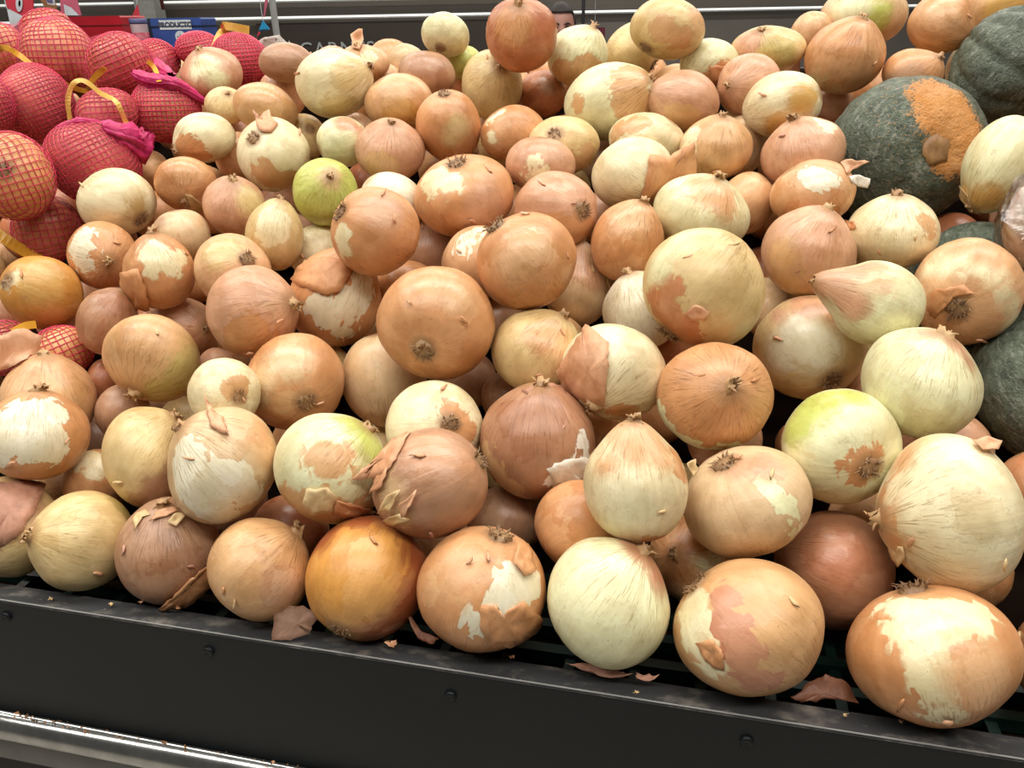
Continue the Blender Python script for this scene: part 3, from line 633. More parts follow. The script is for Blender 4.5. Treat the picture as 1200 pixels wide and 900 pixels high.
def sphere_grid(nu, nv):
    lon = np.arange(nu) * 2 * math.pi / nu
    th = (np.arange(1, nv) / nv) * math.pi
    L, T = np.meshgrid(lon, th)
    v = np.stack([np.sin(T) * np.cos(L), np.sin(T) * np.sin(L), -np.cos(T)], -1).reshape(-1, 3)
    v = np.vstack([v, [[0, 0, -1]], [[0, 0, 1]]])
    f = []; sizes = []
    for i in range(nv - 2):
        for j in range(nu):
            f += [i * nu + j, i * nu + (j + 1) % nu, (i + 1) * nu + (j + 1) % nu, (i + 1) * nu + j]; sizes.append(4)
    b, tpt = len(v) - 2, len(v) - 1
    for j in range(nu):
        f += [b, (j + 1) % nu, j]; sizes.append(3)
        f += [tpt, (nv - 2) * nu + j, (nv - 2) * nu + (j + 1) % nu]; sizes.append(3)
    return v, np.array(f, np.int32), np.array(sizes, np.int32)
GRIDS = {}
def grid(nu, nv):
    if (nu, nv) not in GRIDS: GRIDS[(nu, nv)] = sphere_grid(nu, nv)
    return GRIDS[(nu, nv)]

def set_attr(me, name, typ, data):
    a = me.attributes.new(name, typ, 'POINT')
    fld = {'FLOAT': 'value', 'FLOAT_VECTOR': 'vector', 'FLOAT_COLOR': 'color'}[typ]
    a.data.foreach_set(fld, np.asarray(data, np.float32).ravel())
def patch_field(S, M, frame, body, circles):
    """distance inside a patch (in radians on the skin); circles are given on the outline box"""
    cx, cy, w, h = body; X, Y, d = frame
    W = S @ M.T; W = W / np.linalg.norm(W, axis=1)[:, None]
    best = np.full(len(S), -2.0)
    for (px, py, pr) in circles:
        ox, oy = (px - cx) / (w / 2), (py - cy) / (h / 2); m = math.hypot(ox, oy)
        if m > 0.97: ox, oy = ox / m * 0.97, oy / m * 0.97; m = 0.97
        p = unit(X * ox + Y * oy - d * math.sqrt(max(1 - m * m, 0)))
        ang = np.arccos(np.clip(W @ p, -1, 1))
        best = np.maximum(best, pr / ((w + h) / 4) * 1.08 - ang)
    return best

SHARP = {'white', 'cream', 'chalk', 'rust', 'copper', 'tan'}
def bulb_mesh(name, M, seed, point, nu, nv, body, frame, base, patches, lump=0.018):
    S, F, sz = grid(nu, nv)
    rs = np.random.RandomState(seed)
    P = S.copy(); z = S[:, 2]
    rad = np.ones(len(S))
    for k in range(5):                               # gentle lumps
        dvec = rs.normal(size=3); rad += lump * rs.uniform(0.3, 1.0) * np.sin(S @ dvec * 1.5 + rs.uniform(0, 6.28))
    lon = np.arctan2(S[:, 1], S[:, 0])
    st = np.sqrt(np.clip(1 - z * z, 0, 1))
    rad += st * (0.006 * np.sin(lon * rs.randint(5, 8) + rs.uniform(0, 6)) + 0.0028 * np.sin(lon * rs.randint(13, 19) + rs.uniform(0, 6)))
    P *= rad[:, None]
    up = np.clip((z - 0.55) / 0.45, 0, 1)
    P[:, 2] += (0.03 + point) * up ** 2.2            # shoulder rises into the neck
    P[:, :2] *= (1 - (0.10 + 0.7 * point) * up ** 1.2 * (1 - up * 0.5))[:, None]
    dn = np.clip((-z - 0.80) / 0.20, 0, 1)
    P[:, 2] += 0.035 * dn ** 1.5                     # slight hollow at the root plate
    V = P @ M.T
    me = mesh_np(name, V, F, sz)
    set_attr(me, 'sph', 'FLOAT_VECTOR', S)
    set_attr(me, 'seed', 'FLOAT', np.full(len(S), (seed % 97) * 0.731))
    cols = [base, base, base]; fields = [np.full(len(S), -2.0)] * 2
    for k, (ck, circ) in enumerate(patches[:2]):
        cols[k + 1] = ck.rstrip('~!'); fields[k] = patch_field(S, M, frame, body, circ)
    for nm, ck in zip(('ca', 'c1', 'c2'), cols):
        set_attr(me, nm, 'FLOAT_COLOR', np.tile(np.array([*PAL[ck], 1.0]), (len(S), 1)))
    wd = [0.03, 0.03]
    for k, (ck, circ) in enumerate(patches[:2]): wd[k] = {'cream': 0.05, 'copper': 0.035, 'tan': 0.05, 'white': 0.022}.get(ck, 0.02) if ck in SHARP or ck.endswith('!') else 0.20
    set_attr(me, 'w1', 'FLOAT', np.full(len(S), wd[0])); set_attr(me, 'w2', 'FLOAT', np.full(len(S), wd[1]))
    set_attr(me, 'p1', 'FLOAT', fields[0]); set_attr(me, 'p2', 'FLOAT', fields[1])
    me.materials.append(M_ONION)
    return me, V

def neck_part(M, r, point, seed, parent, off, lean=None):
    """dry papery stub: a crumpled tube that splits into ragged ends"""
    rs = np.random.RandomState(seed + 11)
    axw = unit(M[:, 2]); base = M[:, 2] * (1.0 + point * 0.9)
    e1 = unit(M[:, 0]); e2 = np.cross(axw, e1)
    mb = MB(); n = 12
    ln = r * rs.uniform(0.13, 0.21); rb = r * rs.uniform(0.115, 0.15)
    bend = (e1 * rs.uniform(-1, 1) + e2 * rs.uniform(-1, 1)) * 0.55 if lean is None else lean
    rings = 6; v = []; f = []
    for i in range(rings):
        s = i / (rings - 1)
        c = base - axw * r * 0.05 + (axw + bend * s * s) * ln * (s * 1.05)
        rad = rb * (1.45 - 0.85 * s + 0.35 * max(0, s - 0.6))
        for k in range(n):
            a = 2 * math.pi * k / n
            q = rad * (1 + 0.22 * math.sin(3 * a + seed) + rs.uniform(-0.2, 0.2)) * (1.0 if k % 2 else 0.74)
            up = rs.uniform(-0.5, 0.45) * ln * (s > 0.7)
            v.append(c + e1 * math.cos(a) * q + e2 * math.sin(a) * q * 0.75 + axw * up)
    for i in range(rings - 1):
        for k in range(n):
            f.append((i * n + k, i * n + (k + 1) % n, (i + 1) * n + (k + 1) % n, (i + 1) * n + k))
    v.append(base + axw * ln * 0.55 + bend * ln * 0.4); f += [((rings - 1) * n + k, (rings - 1) * n + (k + 1) % n, len(v) - 1) for k in range(n)]
    mb.add(v, f)
    for k in range(3):                               # frayed fibres
        a = rs.uniform(0, 6.28); o = e1 * math.cos(a) + e2 * math.sin(a)
        p0 = base + axw * ln * 0.5 + o * rb * 0.6 + bend * ln * 0.3
        mb.tube([p0, p0 + (axw * 0.6 + o * 0.4 + bend * 0.6) * ln * 0.4, p0 + (axw * 0.7 + o * 1.0 + bend) * ln * rs.uniform(0.35, 0.6)], [r * 0.026, r * 0.02, r * 0.008], 4)
    return mb, off
def root_part(M, r, seed):
    rs = np.random.RandomState(seed + 23)
    axw = -unit(M[:, 2]); base = -M[:, 2] * 0.955
    e1 = unit(M[:, 0]); e2 = np.cross(axw, e1)
    mb = MB(); n = 14; v = []; f = []
    R0 = r * rs.uniform(0.16, 0.20)
    for i, (s, hh) in enumerate(((1.15, -0.35), (0.9, 0.10), (0.5, 0.2))):
        for k in range(n):
            a = 2 * math.pi * k / n; q = R0 * s * rs.uniform(0.85, 1.15)
            v.append(base + (e1 * math.cos(a) + e2 * math.sin(a)) * q + axw * (hh * R0 * rs.uniform(0.7, 1.3)))
    for i in range(2):
        for k in range(n): f.append((i * n + k, i * n + (k + 1) % n, (i + 1) * n + (k + 1) % n, (i + 1) * n + k))
    v.append(base + axw * R0 * 0.15); f += [(2 * n + k, 2 * n + (k + 1) % n, len(v) - 1) for k in range(n)]
    mb.add(v, f)
    for k in range(34):                              # short dry rootlets
        a = rs.uniform(0, 6.28); q = R0 * math.sqrt(rs.uniform(0, 1))
        o = e1 * math.cos(a) + e2 * math.sin(a)
        p0 = base + o * q; sp = rs.uniform(0.1, 1.0); ln = R0 * rs.uniform(0.35, 0.85)
        side = e1 * rs.uniform(-.5, .5) + e2 * rs.uniform(-.5, .5)
        p1 = p0 + (axw * 0.8 + o * sp * 0.5) * ln * 0.6; p2 = p1 + (axw * 0.25 + o * sp + side) * ln * 0.6
        mb.tube([p0, p1, p2], [r * 0.017, r * 0.013, r * 0.005], 3, cap=False)
    return mb

BODY = {}
def build_onion(o, i):
    it = items[IDX[o['id']]]
    feat, sign = (o['n'], 1) if o['n'] else ((o['r'], -1) if o['r'] else (None, 1))
    seed = 101 + i * 37
    c, M, frame, ax, r, q = fit_body(o['cx'], o['cy'], o['w'], o['h'], it['t'], feat, sign, seed=seed)
    big = max(o['w'], o['h'])
    nu, nv = (72, 44) if big > 120 else ((56, 34) if big > 84 else (44, 28))
    point = o['point'] if o['point'] is not None else (0.04 if o['n'] else 0.0)
    base = c + np.array([0, 0, -r * 0.95])
    root = empty('onion', base)
    tag(root, o['label'], 'onion', 'onions in net bags' if o['bag'] else 'onions heaped in the bin')
    me, V = bulb_mesh('bulb', M, seed, point, nu, nv, (o['cx'], o['cy'], o['w'], o['h']), frame, o['base'], o['p'])
    me.transform(Matrix.Translation(Vector(c - base)))
    link('bulb', me, None, root)
    if o['n']:
        mb, _ = neck_part(M, r, point, seed, root, base); mb.v = [tuple(np.array(p) + c - base) for p in mb.v]
        mb.build('neck', M_NECK, root, True)
    if o['r']:
        mb = root_part(M, r, seed); mb.v = [tuple(np.array(p) + c - base) for p in mb.v]
        mb.build('root', M_ROOT, root, True)
    BODY[o['id']] = dict(c=c, M=M, Mi=np.linalg.inv(M), r=r, root=root, base=base, frame=frame, ax=ax)
for i, o in enumerate(ONIONS): build_onion(o, i)

def surf_point(b, px, py, lift):
    """the point of onion b under a pixel (or beside its rim), raised by lift metres"""
    d = ray(px, py); o_ = b['Mi'] @ (CAM - b['c']); dd = b['Mi'] @ d
    A = dd @ dd; B = 2 * o_ @ dd; C_ = o_ @ o_ - 1
    disc = B * B - 4 * A * C_
    tt = (-B - math.sqrt(disc)) / (2 * A) if disc > 0 else -B / (2 * A)
    p = CAM + d * tt; n = unit(p - b['c'])
    if disc <= 0: n = unit(n - 0.6 * unit(d))
    return p + n * lift
def loose_skin(oid, poly, kind, name='loose_skin', crumple=0.0012):
    """a scrap of dry skin that follows the onion and lifts at the free corners; poly = [(px, py, lift in mm)]"""
    b = BODY[oid]; rs = np.random.RandomState(len(poly) * 7 + int(poly[0][0]))
    pts = []
    m = len(poly)
    for k in range(m):                               # finer, ragged outline
        a, c2 = np.array(poly[k], float), np.array(poly[(k + 1) % m], float)
        L = math.hypot(*(c2 - a)[:2]); nn = max(1, int(L / 5))
        for j in range(nn):
            q = a + (c2 - a) * j / nn
            if j: q[:2] += rs.uniform(-1.5, 1.5, 2)
            pts.append(q)
    cen = np.mean(np.array(pts), axis=0)
    rings = [1.0, 0.66, 0.33]
    v = []
    for s in rings:
        for q in pts:
            w = cen + (q - cen) * s
            v.append(surf_point(b, w[0], w[1], w[2] * 0.00055 * s + 0.0010 + math.sin(w[0] * 0.33 + poly[0][0]) * math.sin(w[1] * 0.27 + poly[0][1]) * crumple * 0.8 + (0.0006 if s < 1 else 0)))
    n = len(pts); f = []
    for i in range(2):
        for k in range(n): f.append((i * n + k, i * n + (k + 1) % n, (i + 1) * n + (k + 1) % n, (i + 1) * n + k))
    v.append(surf_point(b, cen[0], cen[1], 0.0016)); f += [(2 * n + k, 2 * n + (k + 1) % n, len(v) - 1) for k in range(n)]
    v = np.array(v); me = mesh_list(name, v - b['base'], f, True)
    o = link(name, me, M_SKIN[kind], b['root'])
    md = o.modifiers.new('thickness', 'SOLIDIFY'); md.thickness = 0.0004
    return o
# ------------------------------------------------------------------ loose skins
loose_skin('U5', [(760, 182, 1), (780, 186, 6), (802, 172, 22), (806, 205, 20), (800, 236, 14), (770, 248, 6), (748, 238, 1), (756, 210, 1)], 'copper')
loose_skin('T8', [(690, 386, 8), (700, 392, 6), (714, 402, 1), (712, 440, 1), (708, 478, 1), (680, 478, 2), (662, 455, 3), (657, 435, 5), (672, 412, 5), (680, 400, 7)], 'peach')
loose_skin('T24', [(143, 320, 5), (163, 315, 2), (172, 340, 1), (176, 362, 1), (160, 362, 2), (147, 342, 3)], 'copper')
loose_skin('F6', [(562, 712, 0), (566, 708, 1), (581, 707, 3), (578, 738, 0), (594, 714, 2), (610, 703, 4), (634, 725, 1), (630, 738, 0), (606, 756, 0), (578, 756, 0), (563, 736, 0)], 'copper')
loose_skin('F6', [(604, 640, 5), (616, 640, 3), (626, 668, 2), (612, 676, 4), (600, 660, 1)], 'copper')
loose_skin('F3', [(246, 652, 10), (248, 676, 12), (232, 692, 9), (212, 708, 6), (186, 711, 4), (196, 700, 4), (218, 680, 3)], 'copper')
loose_skin('F3', [(160, 624, 3), (158, 606, 2), (172, 599, 2), (177, 605, 3), (166, 612, 3)], 'straw')
loose_skin('F3', [(176, 613, 4), (184, 600, 2), (205, 595, 2), (208, 602, 4), (190, 608, 2)], 'peach')
loose_skin('F3', [(196, 614, 4), (208, 602, 2), (217, 606, 3), (206, 619, 4)], 'straw')
loose_skin('S7', [(420, 564, 12), (445, 540, 7), (462, 516, 3), (482, 508, 1), (470, 530, 1), (460, 548, 1), (446, 560, 3)], 'peach')
loose_skin('S7', [(438, 578, 3), (444, 556, 2), (457, 549, 2), (452, 570, 4)], 'peach')
loose_skin('S7', [(446, 600, 3), (455, 580, 2), (471, 573, 3), (461, 597, 4)], 'straw')
loose_skin('S7', [(468, 592, 4), (489, 573, 3), (484, 590, 4), (474, 606, 3)], 'peach')
loose_skin('S7', [(452, 607, 2), (470, 600, 3), (482, 606, 4), (462, 614, 2)], 'straw')
loose_skin('S9', [(640, 548, 2), (660, 538, 2), (684, 535, 4), (697, 550, 7), (692, 568, 8), (680, 560, 4), (664, 574, 3), (648, 566, 1)], 'chalk')
loose_skin('S9', [(612, 462, 6), (630, 454, 7), (656, 456, 7), (661, 466, 4), (636, 464, 3), (618, 466, 3)], 'pink')
loose_skin('U12', [(984, 191, 1), (996, 188, 3), (1013, 193, 8), (1001, 199, 5), (992, 206, 1)], 'peach')
loose_skin('U12', [(994, 207, 1), (1004, 206, 3), (1014, 211, 8), (1011, 221, 7), (1003, 219, 3), (996, 214, 1)], 'chalk')
loose_skin('S4', [(241, 468, 7), (250, 484, 2), (262, 490, 0), (268, 512, 0), (256, 506, 0), (246, 500, 0)], 'peach')
loose_skin('S6', [(360, 572, 2), (384, 570, 3), (396, 580, 4), (386, 598, 5), (364, 600, 3), (356, 588, 2)], 'straw')
loose_skin('S6', [(388, 582, 3), (420, 590, 4), (440, 598, 4), (415, 606, 2), (392, 602, 2)], 'copper')
loose_skin('F8', [(819, 752, 5), (838, 748, 4), (850, 766, 3), (850, 784, 2), (838, 780, 2), (828, 768, 4)], 'copper')
loose_skin('T48', [(413, 46, 10), (421, 40, 12), (425, 41, 13), (426, 52, 10), (422, 60, 5), (414, 58, 5)], 'peach')
loose_skin('T31', [(217, 226, 3), (225, 228, 4), (238, 238, 6), (232, 246, 5), (222, 242, 3)], 'straw')
loose_skin('S16', [(1138, 519, 2), (1160, 516, 4), (1171, 522, 7), (1166, 532, 5), (1150, 530, 2)], 'peach')
loose_skin('S16', [(1046, 640, 4), (1062, 638, 3), (1064, 650, 5), (1058, 659, 7), (1050, 652, 5)], 'straw')
loose_skin('T19', [(342, 328, 1), (358, 306, 0), (390, 302, 0), (414, 308, 0), (410, 322, 3), (398, 342, 4), (384, 346, 4), (366, 340, 2), (350, 334, 2)], 'copper')
loose_skin('T13', [(802, 366, 3), (816, 356, 4), (832, 364, 3), (826, 374, 3), (812, 374, 2)], 'peach')
loose_skin('T15', [(708, 320, 3), (714, 322, 6), (718, 336, 6), (711, 338, 3)], 'straw')
loose_skin('T65', [(830, 78, 2), (856, 76, 6), (848, 92, 4), (836, 98, 3)], 'copper')
loose_skin('F1', [(-8, 570, 2), (30, 565, 3), (50, 572, 5), (40, 600, 4), (22, 625, 4), (2, 640, 3), (-14, 640, 2)], 'pink')
loose_skin('T12', [(1096, 340, 2), (1130, 334, 3), (1144, 344, 2), (1120, 346, 1), (1096, 372, 1), (1088, 362, 1)], 'copper')
loose_skin('U15', [(1126, 216, 2), (1134, 222, 4), (1142, 240, 5), (1152, 248, 5), (1138, 246, 3), (1128, 232, 3)], 'straw')
loose_skin('U14', [(993, 258, 3), (1004, 260, 5), (1007, 268, 5), (998, 270, 3)], 'copper')
loose_skin('T1', [(-4, 398, 6), (30, 390, 8), (50, 398, 6), (46, 414, 3), (20, 430, 3), (-4, 440, 3)], 'peach')
loose_skin('T36', [(297, 130, 6), (303, 138, 4), (310, 134, 4), (316, 131, 5), (318, 140, 3), (326, 146, 1), (318, 156, 0), (304, 154, 1)], 'peach')
loose_skin('S10', [(800, 545, 3), (810, 540, 6), (813, 552, 7), (806, 560, 4)], 'straw')

# small peeling flakes that most of the onions carry
def small_flakes():
    rs = np.random.RandomState(41)
    kinds = dict(copper=('copper', 'peach'), pink=('pink', 'peach'), tan=('copper', 'straw'), peach=('peach', 'straw'), dust=('pink', 'peach'), brown=('pink', 'copper'), red=('copper', 'pink'),
                 straw=('straw', 'peach'), cream=('straw', 'peach'), beige=('peach', 'straw'), gold=('copper', 'straw'), amber=('copper', 'copper'))
    for o in ONIONS:
        if o['bag'] or o['w'] < 62 or o['base'] not in kinds or o['lay'] < -1: continue
        for q in range(rs.randint(0, 2) + (o['w'] > 100)):
            a = rs.uniform(0, 6.28); rr_ = rs.uniform(0.45, 0.97); cx = o['cx'] + o['w'] / 2 * rr_ * math.cos(a); cy = o['cy'] + o['h'] / 2 * rr_ * math.sin(a)
            L = o['w'] * rs.uniform(0.04, 0.07); w_ = L * rs.uniform(0.18, 0.34); b = rs.uniform(0, 6.28); ca, sa = math.cos(b), math.sin(b)
            pts = [(-L, -w_ * 0.3, -1.2), (-L * 0.2, -w_, -1.0), (L * rs.uniform(0.7, 1.1), -w_ * rs.uniform(-0.3, 0.6), rs.uniform(0, 2.5)), (L * 0.2, w_ * 0.8, -0.8), (-L * 0.7, w_ * rs.uniform(0.3, 0.9), -1.2)]
            loose_skin(o['id'], [(cx + x * ca - y * sa, cy + x * sa + y * ca, l) for x, y, l in pts], kinds[o['base']][rs.randint(2)])
small_flakes()
# ------------------------------------------------------------------ onions buried under the top layer
SEEN = {0, 1, 129, 255, 8, 9, 10, 138, 140, 141, 15, 149, 151, 24, 152, 155, 28, 30, 158, 162, 35, 36, 163, 38, 39, 168, 169, 42, 45, 175, 52, 180, 54, 183, 184, 58, 186, 60, 187, 189, 63, 64, 66, 196, 70, 198, 73, 76, 78, 207, 82, 84, 213, 87, 90, 91, 247, 94, 223, 248, 100, 228, 104, 233, 239, 113, 114, 241, 116, 242, 243, 119, 120, 245, 127}
def buried_onions():
    rs = np.random.RandomState(5)
    P = [CAM + ray(i['cx'], i['cy']) * i['t'] for i in items]; Rr = [i['r'] for i in items]
    made = 0; rest = []
    names = ('copper', 'pink', 'tan', 'red', 'dust', 'straw', 'peach', 'copper')
    for k in range(12000):
        x = rs.uniform(-1.0, 0.72); off = rs.uniform(-0.115, -0.055); s = rs.uniform(0.0, 0.92); r = rs.uniform(0.031, 0.041); top = rs.rand() < 0.35
        c = PP + EX * x + unit(EY + EZ * SLOPE) * s + PN * off
        v_ = c - CAM; px, py = 600 + (v_ @ _R) / (v_ @ _F) * FPX, 450 - (v_ @ _U) / (v_ @ _F) * FPX
        if top and (px > 1275 or px < -75):          # beyond the frame the heap goes on at full height
            c = c + PN * (0.03 - off)
        q = c - LM
        if q @ EY < 0.09 or q @ EY > 0.84 or q[2] - r < -0.03 or py < 75: continue
        if math.hypot(px - 1140, py - 745) < 75: continue                 # dark hollow behind the largest front onion
        D = np.linalg.norm(np.array(P) - c, axis=1)
        if np.any(D < 0.955 * (np.array(Rr) + r)): continue
        P.append(c); Rr.append(r); made += 1
        seed = 5000 + made * 13
        ax = unit(rs.normal(size=3))
        e1 = unit(np.cross(ax, [0.3, 0.5, 0.8])); e2 = np.cross(ax, e1)
        M = np.array([e1, e2, ax * 0.93]).T * r
        if SEEN is not None and made - 1 not in SEEN:
            me, V = bulb_mesh('hidden_onions', M, seed, 0.0, 24, 14, (0, 0, 1, 1), (e1, e2, ax), names[made % 8], ())
            me.transform(Matrix.Translation(Vector(c))); rest.append(link('hidden_onions', me, None)); continue
        base = c - np.array([0, 0, r * 0.95])
        root = empty('onion', base)
        tag(root, 'onion buried in shade under the top layer of the heap', 'onion', 'onions buried under the top layer')
        me, V = bulb_mesh('bulb', M, seed, 0.0, 36, 22, (0, 0, 1, 1), (e1, e2, ax), names[made % 8], ())
        me.transform(Matrix.Translation(Vector(c - base)))
        link('bulb', me, None, root)
        if SEEN is None: root['fill'] = made - 1
    if rest:                                          # the depth of the heap that the view does not show
        with bpy.context.temp_override(active_object=rest[0], object=rest[0], selected_objects=rest, selected_editable_objects=rest): bpy.ops.object.join()
        rest[0].name = 'hidden_onions'
        tag(rest[0], 'remaining onions deep inside the heap and beyond the frame', 'onions', None, 'stuff')
buried_onions()
# ------------------------------------------------------------------ squashes
def squash_material():
    m, nt, p = new_mat('squash_rind'); n = N(nt)
    at_ = lambda nm: n('ShaderNodeAttribute', attribute_name=nm)
    sph = at_('sph').outputs['Vector']; seed = at_('seed').outputs['Fac']; p1 = at_('p1').outputs['Fac']; rib = at_('rib').outputs['Fac']
    sv = n('ShaderNodeCombineXYZ', {0: seed, 1: n.math('MULTIPLY', seed, 1.7), 2: seed}).outputs[0]
    v = n.vmath('ADD', sph, sv)
    big = n.noise(v, 2.6, 5.0, 0.6); mid = n.noise(v, 9.0, 5.0, 0.7); fin = n.noise(v, 30.0, 4.0, 0.65)
    st = n.noise(n.vmath('MULTIPLY', v, (1, 1, 4)), 5.0, 5.0, 0.7)
    c = n.mix(n.ramp(mid, 0.35, 0.65), lin((66, 78, 62)), lin((100, 110, 94)))
    c = n.mix(n.ramp(st, 0.54, 0.66, 0, 0.85), c, lin((150, 154, 144)))
    bl = n.noise(n.vmath('ADD', v, (7, 3, 1)), 6.0, 6.0, 0.75)
    c = n.mix(n.ramp(bl, 0.54, 0.62, 0, 0.55), c, lin((128, 138, 120)))
    c = n.mix(n.ramp(bl, 0.44, 0.36, 0, 0.7), c, lin((30, 40, 32)))
    c = n.mix(n.ramp(fin, 0.62, 0.70, 0, 0.6), c, lin((160, 160, 140)))
    c = n.mix(n.ramp(fin, 0.40, 0.32, 0, 0.7), c, lin((34, 44, 36)))
    edge = n.math('ADD', p1, n.math('MULTIPLY', n.math('SUBTRACT', mid, 0.5), 0.5))
    edge2 = n.math('ADD', edge, n.math('MULTIPLY', n.math('SUBTRACT', fin, 0.5), 0.5))
    o = n.mix(n.ramp(big, 0.35, 0.65), lin((202, 134, 62)), lin((216, 156, 92)))
    c = n.mix(n.ramp(edge2, -0.03, 0.05), c, o)
    c = n.mix(n.math('MULTIPLY', n.ramp(edge2, -0.75, -0.25), n.ramp(fin, 0.60, 0.66, 0, 0.85)), c, lin((200, 150, 90)))
    nt.links.new(c, p.inputs['Base Color'])
    p.inputs['Roughness'].default_value = 0.42
    h = n.math('ADD', n.math('MULTIPLY', mid, 0.8), n.math('MULTIPLY', fin, 0.5))
    b = n('ShaderNodeBump', {'Height': h, 'Strength': 0.9, 'Distance': 0.005}); nt.links.new(b.outputs[0], p.inputs['Normal'])
    return m
M_SQ = squash_material()
M_CORK = papery_mat('cork_stem', (176, 136, 92), (136, 100, 66))
def build_squash(sid, feat, seed, label, patch=(), ribs=11, depth=0.045, stem=True, q0=0.80):
    s = SQ[sid]; it = items[IDX[sid]]
    c, M, frame, ax, r, q = fit_body(s['cx'], s['cy'], s['w'], s['h'], it['t'], feat, 1, (0.68, 0.92), q0, seed)
    S, F, sz = grid(110, 56)
    rs = np.random.RandomState(seed); P = S.copy(); z = S[:, 2]; lon = np.arctan2(S[:, 1], S[:, 0])
    wv = 0.12 * np.sin(2 * lon + rs.uniform(0, 6))
    groove = np.abs(np.cos((lon + wv) * ribs / 2)) ** 0.5
    st = np.clip(1 - z * z, 0, 1)
    rad = 1 - depth * (1 - groove) * st ** 0.4
    for k in range(5):
        rad += 0.02 * np.sin(S @ rs.normal(size=3) * 1.7 + rs.uniform(0, 6))
    for k in range(8):
        rad += 0.004 * np.sin(S @ rs.normal(size=3) * 9 + rs.uniform(0, 6))
    P *= rad[:, None]
    P[:, 2] -= 0.13 * np.sign(z) * np.exp(-st / 0.09)
    me = mesh_np('rind', P @ M.T, F, sz)
    set_attr(me, 'sph', 'FLOAT_VECTOR', S); set_attr(me, 'seed', 'FLOAT', np.full(len(S), seed * 0.37))
    set_attr(me, 'rib', 'FLOAT', groove)
    set_attr(me, 'p1', 'FLOAT', patch_field(S, M, frame, (s['cx'], s['cy'], s['w'], s['h']), patch) if patch else np.full(len(S), -2.0))
    me.materials.append(M_SQ)
    base = c - np.array([0, 0, r * 0.8]); root = empty('kabocha_squash', base)
    tag(root, label, 'squash', 'squashes beside the onion heap')
    me.transform(Matrix.Translation(Vector(c - base))); link('rind', me, None, root)
    if stem:
        e1 = unit(M[:, 0]); e2 = np.cross(ax, e1); mb = MB(); v = []; f = []; nn = 14
        for i, (a, hh) in enumerate(((0.26, -0.14), (0.20, -0.04), (0.155, 0.0), (0.10, 0.005), (0.05, 0.0))):
            for k in range(nn):
                w_ = 2 * math.pi * k / nn; qd = a * r * (1 + 0.08 * math.sin(5 * w_) + rs.uniform(-.2, .2))
                v.append(c - base + ax * r * (q * 0.95 + hh) + (e1 * math.cos(w_) + e2 * math.sin(w_)) * qd)
        for i in range(4):
            for k in range(nn): f.append((i * nn + k, i * nn + (k + 1) % nn, (i + 1) * nn + (k + 1) % nn, (i + 1) * nn + k))
        v.append(c - base + ax * r * (q * 0.95 - 0.005)); f += [(4 * nn + k, 4 * nn + (k + 1) % nn, len(v) - 1) for k in range(nn)]
        mb.add(v, f); mb.build('stem', M_CORK, root, True)
    BODY[sid] = dict(c=c, M=M, Mi=np.linalg.inv(M), r=r, root=root, base=base, frame=frame, ax=ax)
build_squash('K1', (1110, 174), 3, 'green kabocha squash with a large orange patch and corky stem scar', [(1112, 126, 42), (1132, 150, 38), (1090, 108, 30), (1130, 184, 26), (1142, 165, 28)], depth=0.02)
build_squash('K2', (1262, 118), 8, 'dark ribbed grey-green squash in the top right corner', depth=0.10, ribs=13, stem=False)
build_squash('K3', (1250, 300), 12, 'dark green squash mostly hidden behind the peach root-out onion', depth=0.04, stem=False)
build_squash('K4', (1300, 400), 15, 'dark marbled green squash at the right edge below the peach onion', [(1205, 560, 24)], depth=0.03, stem=False)
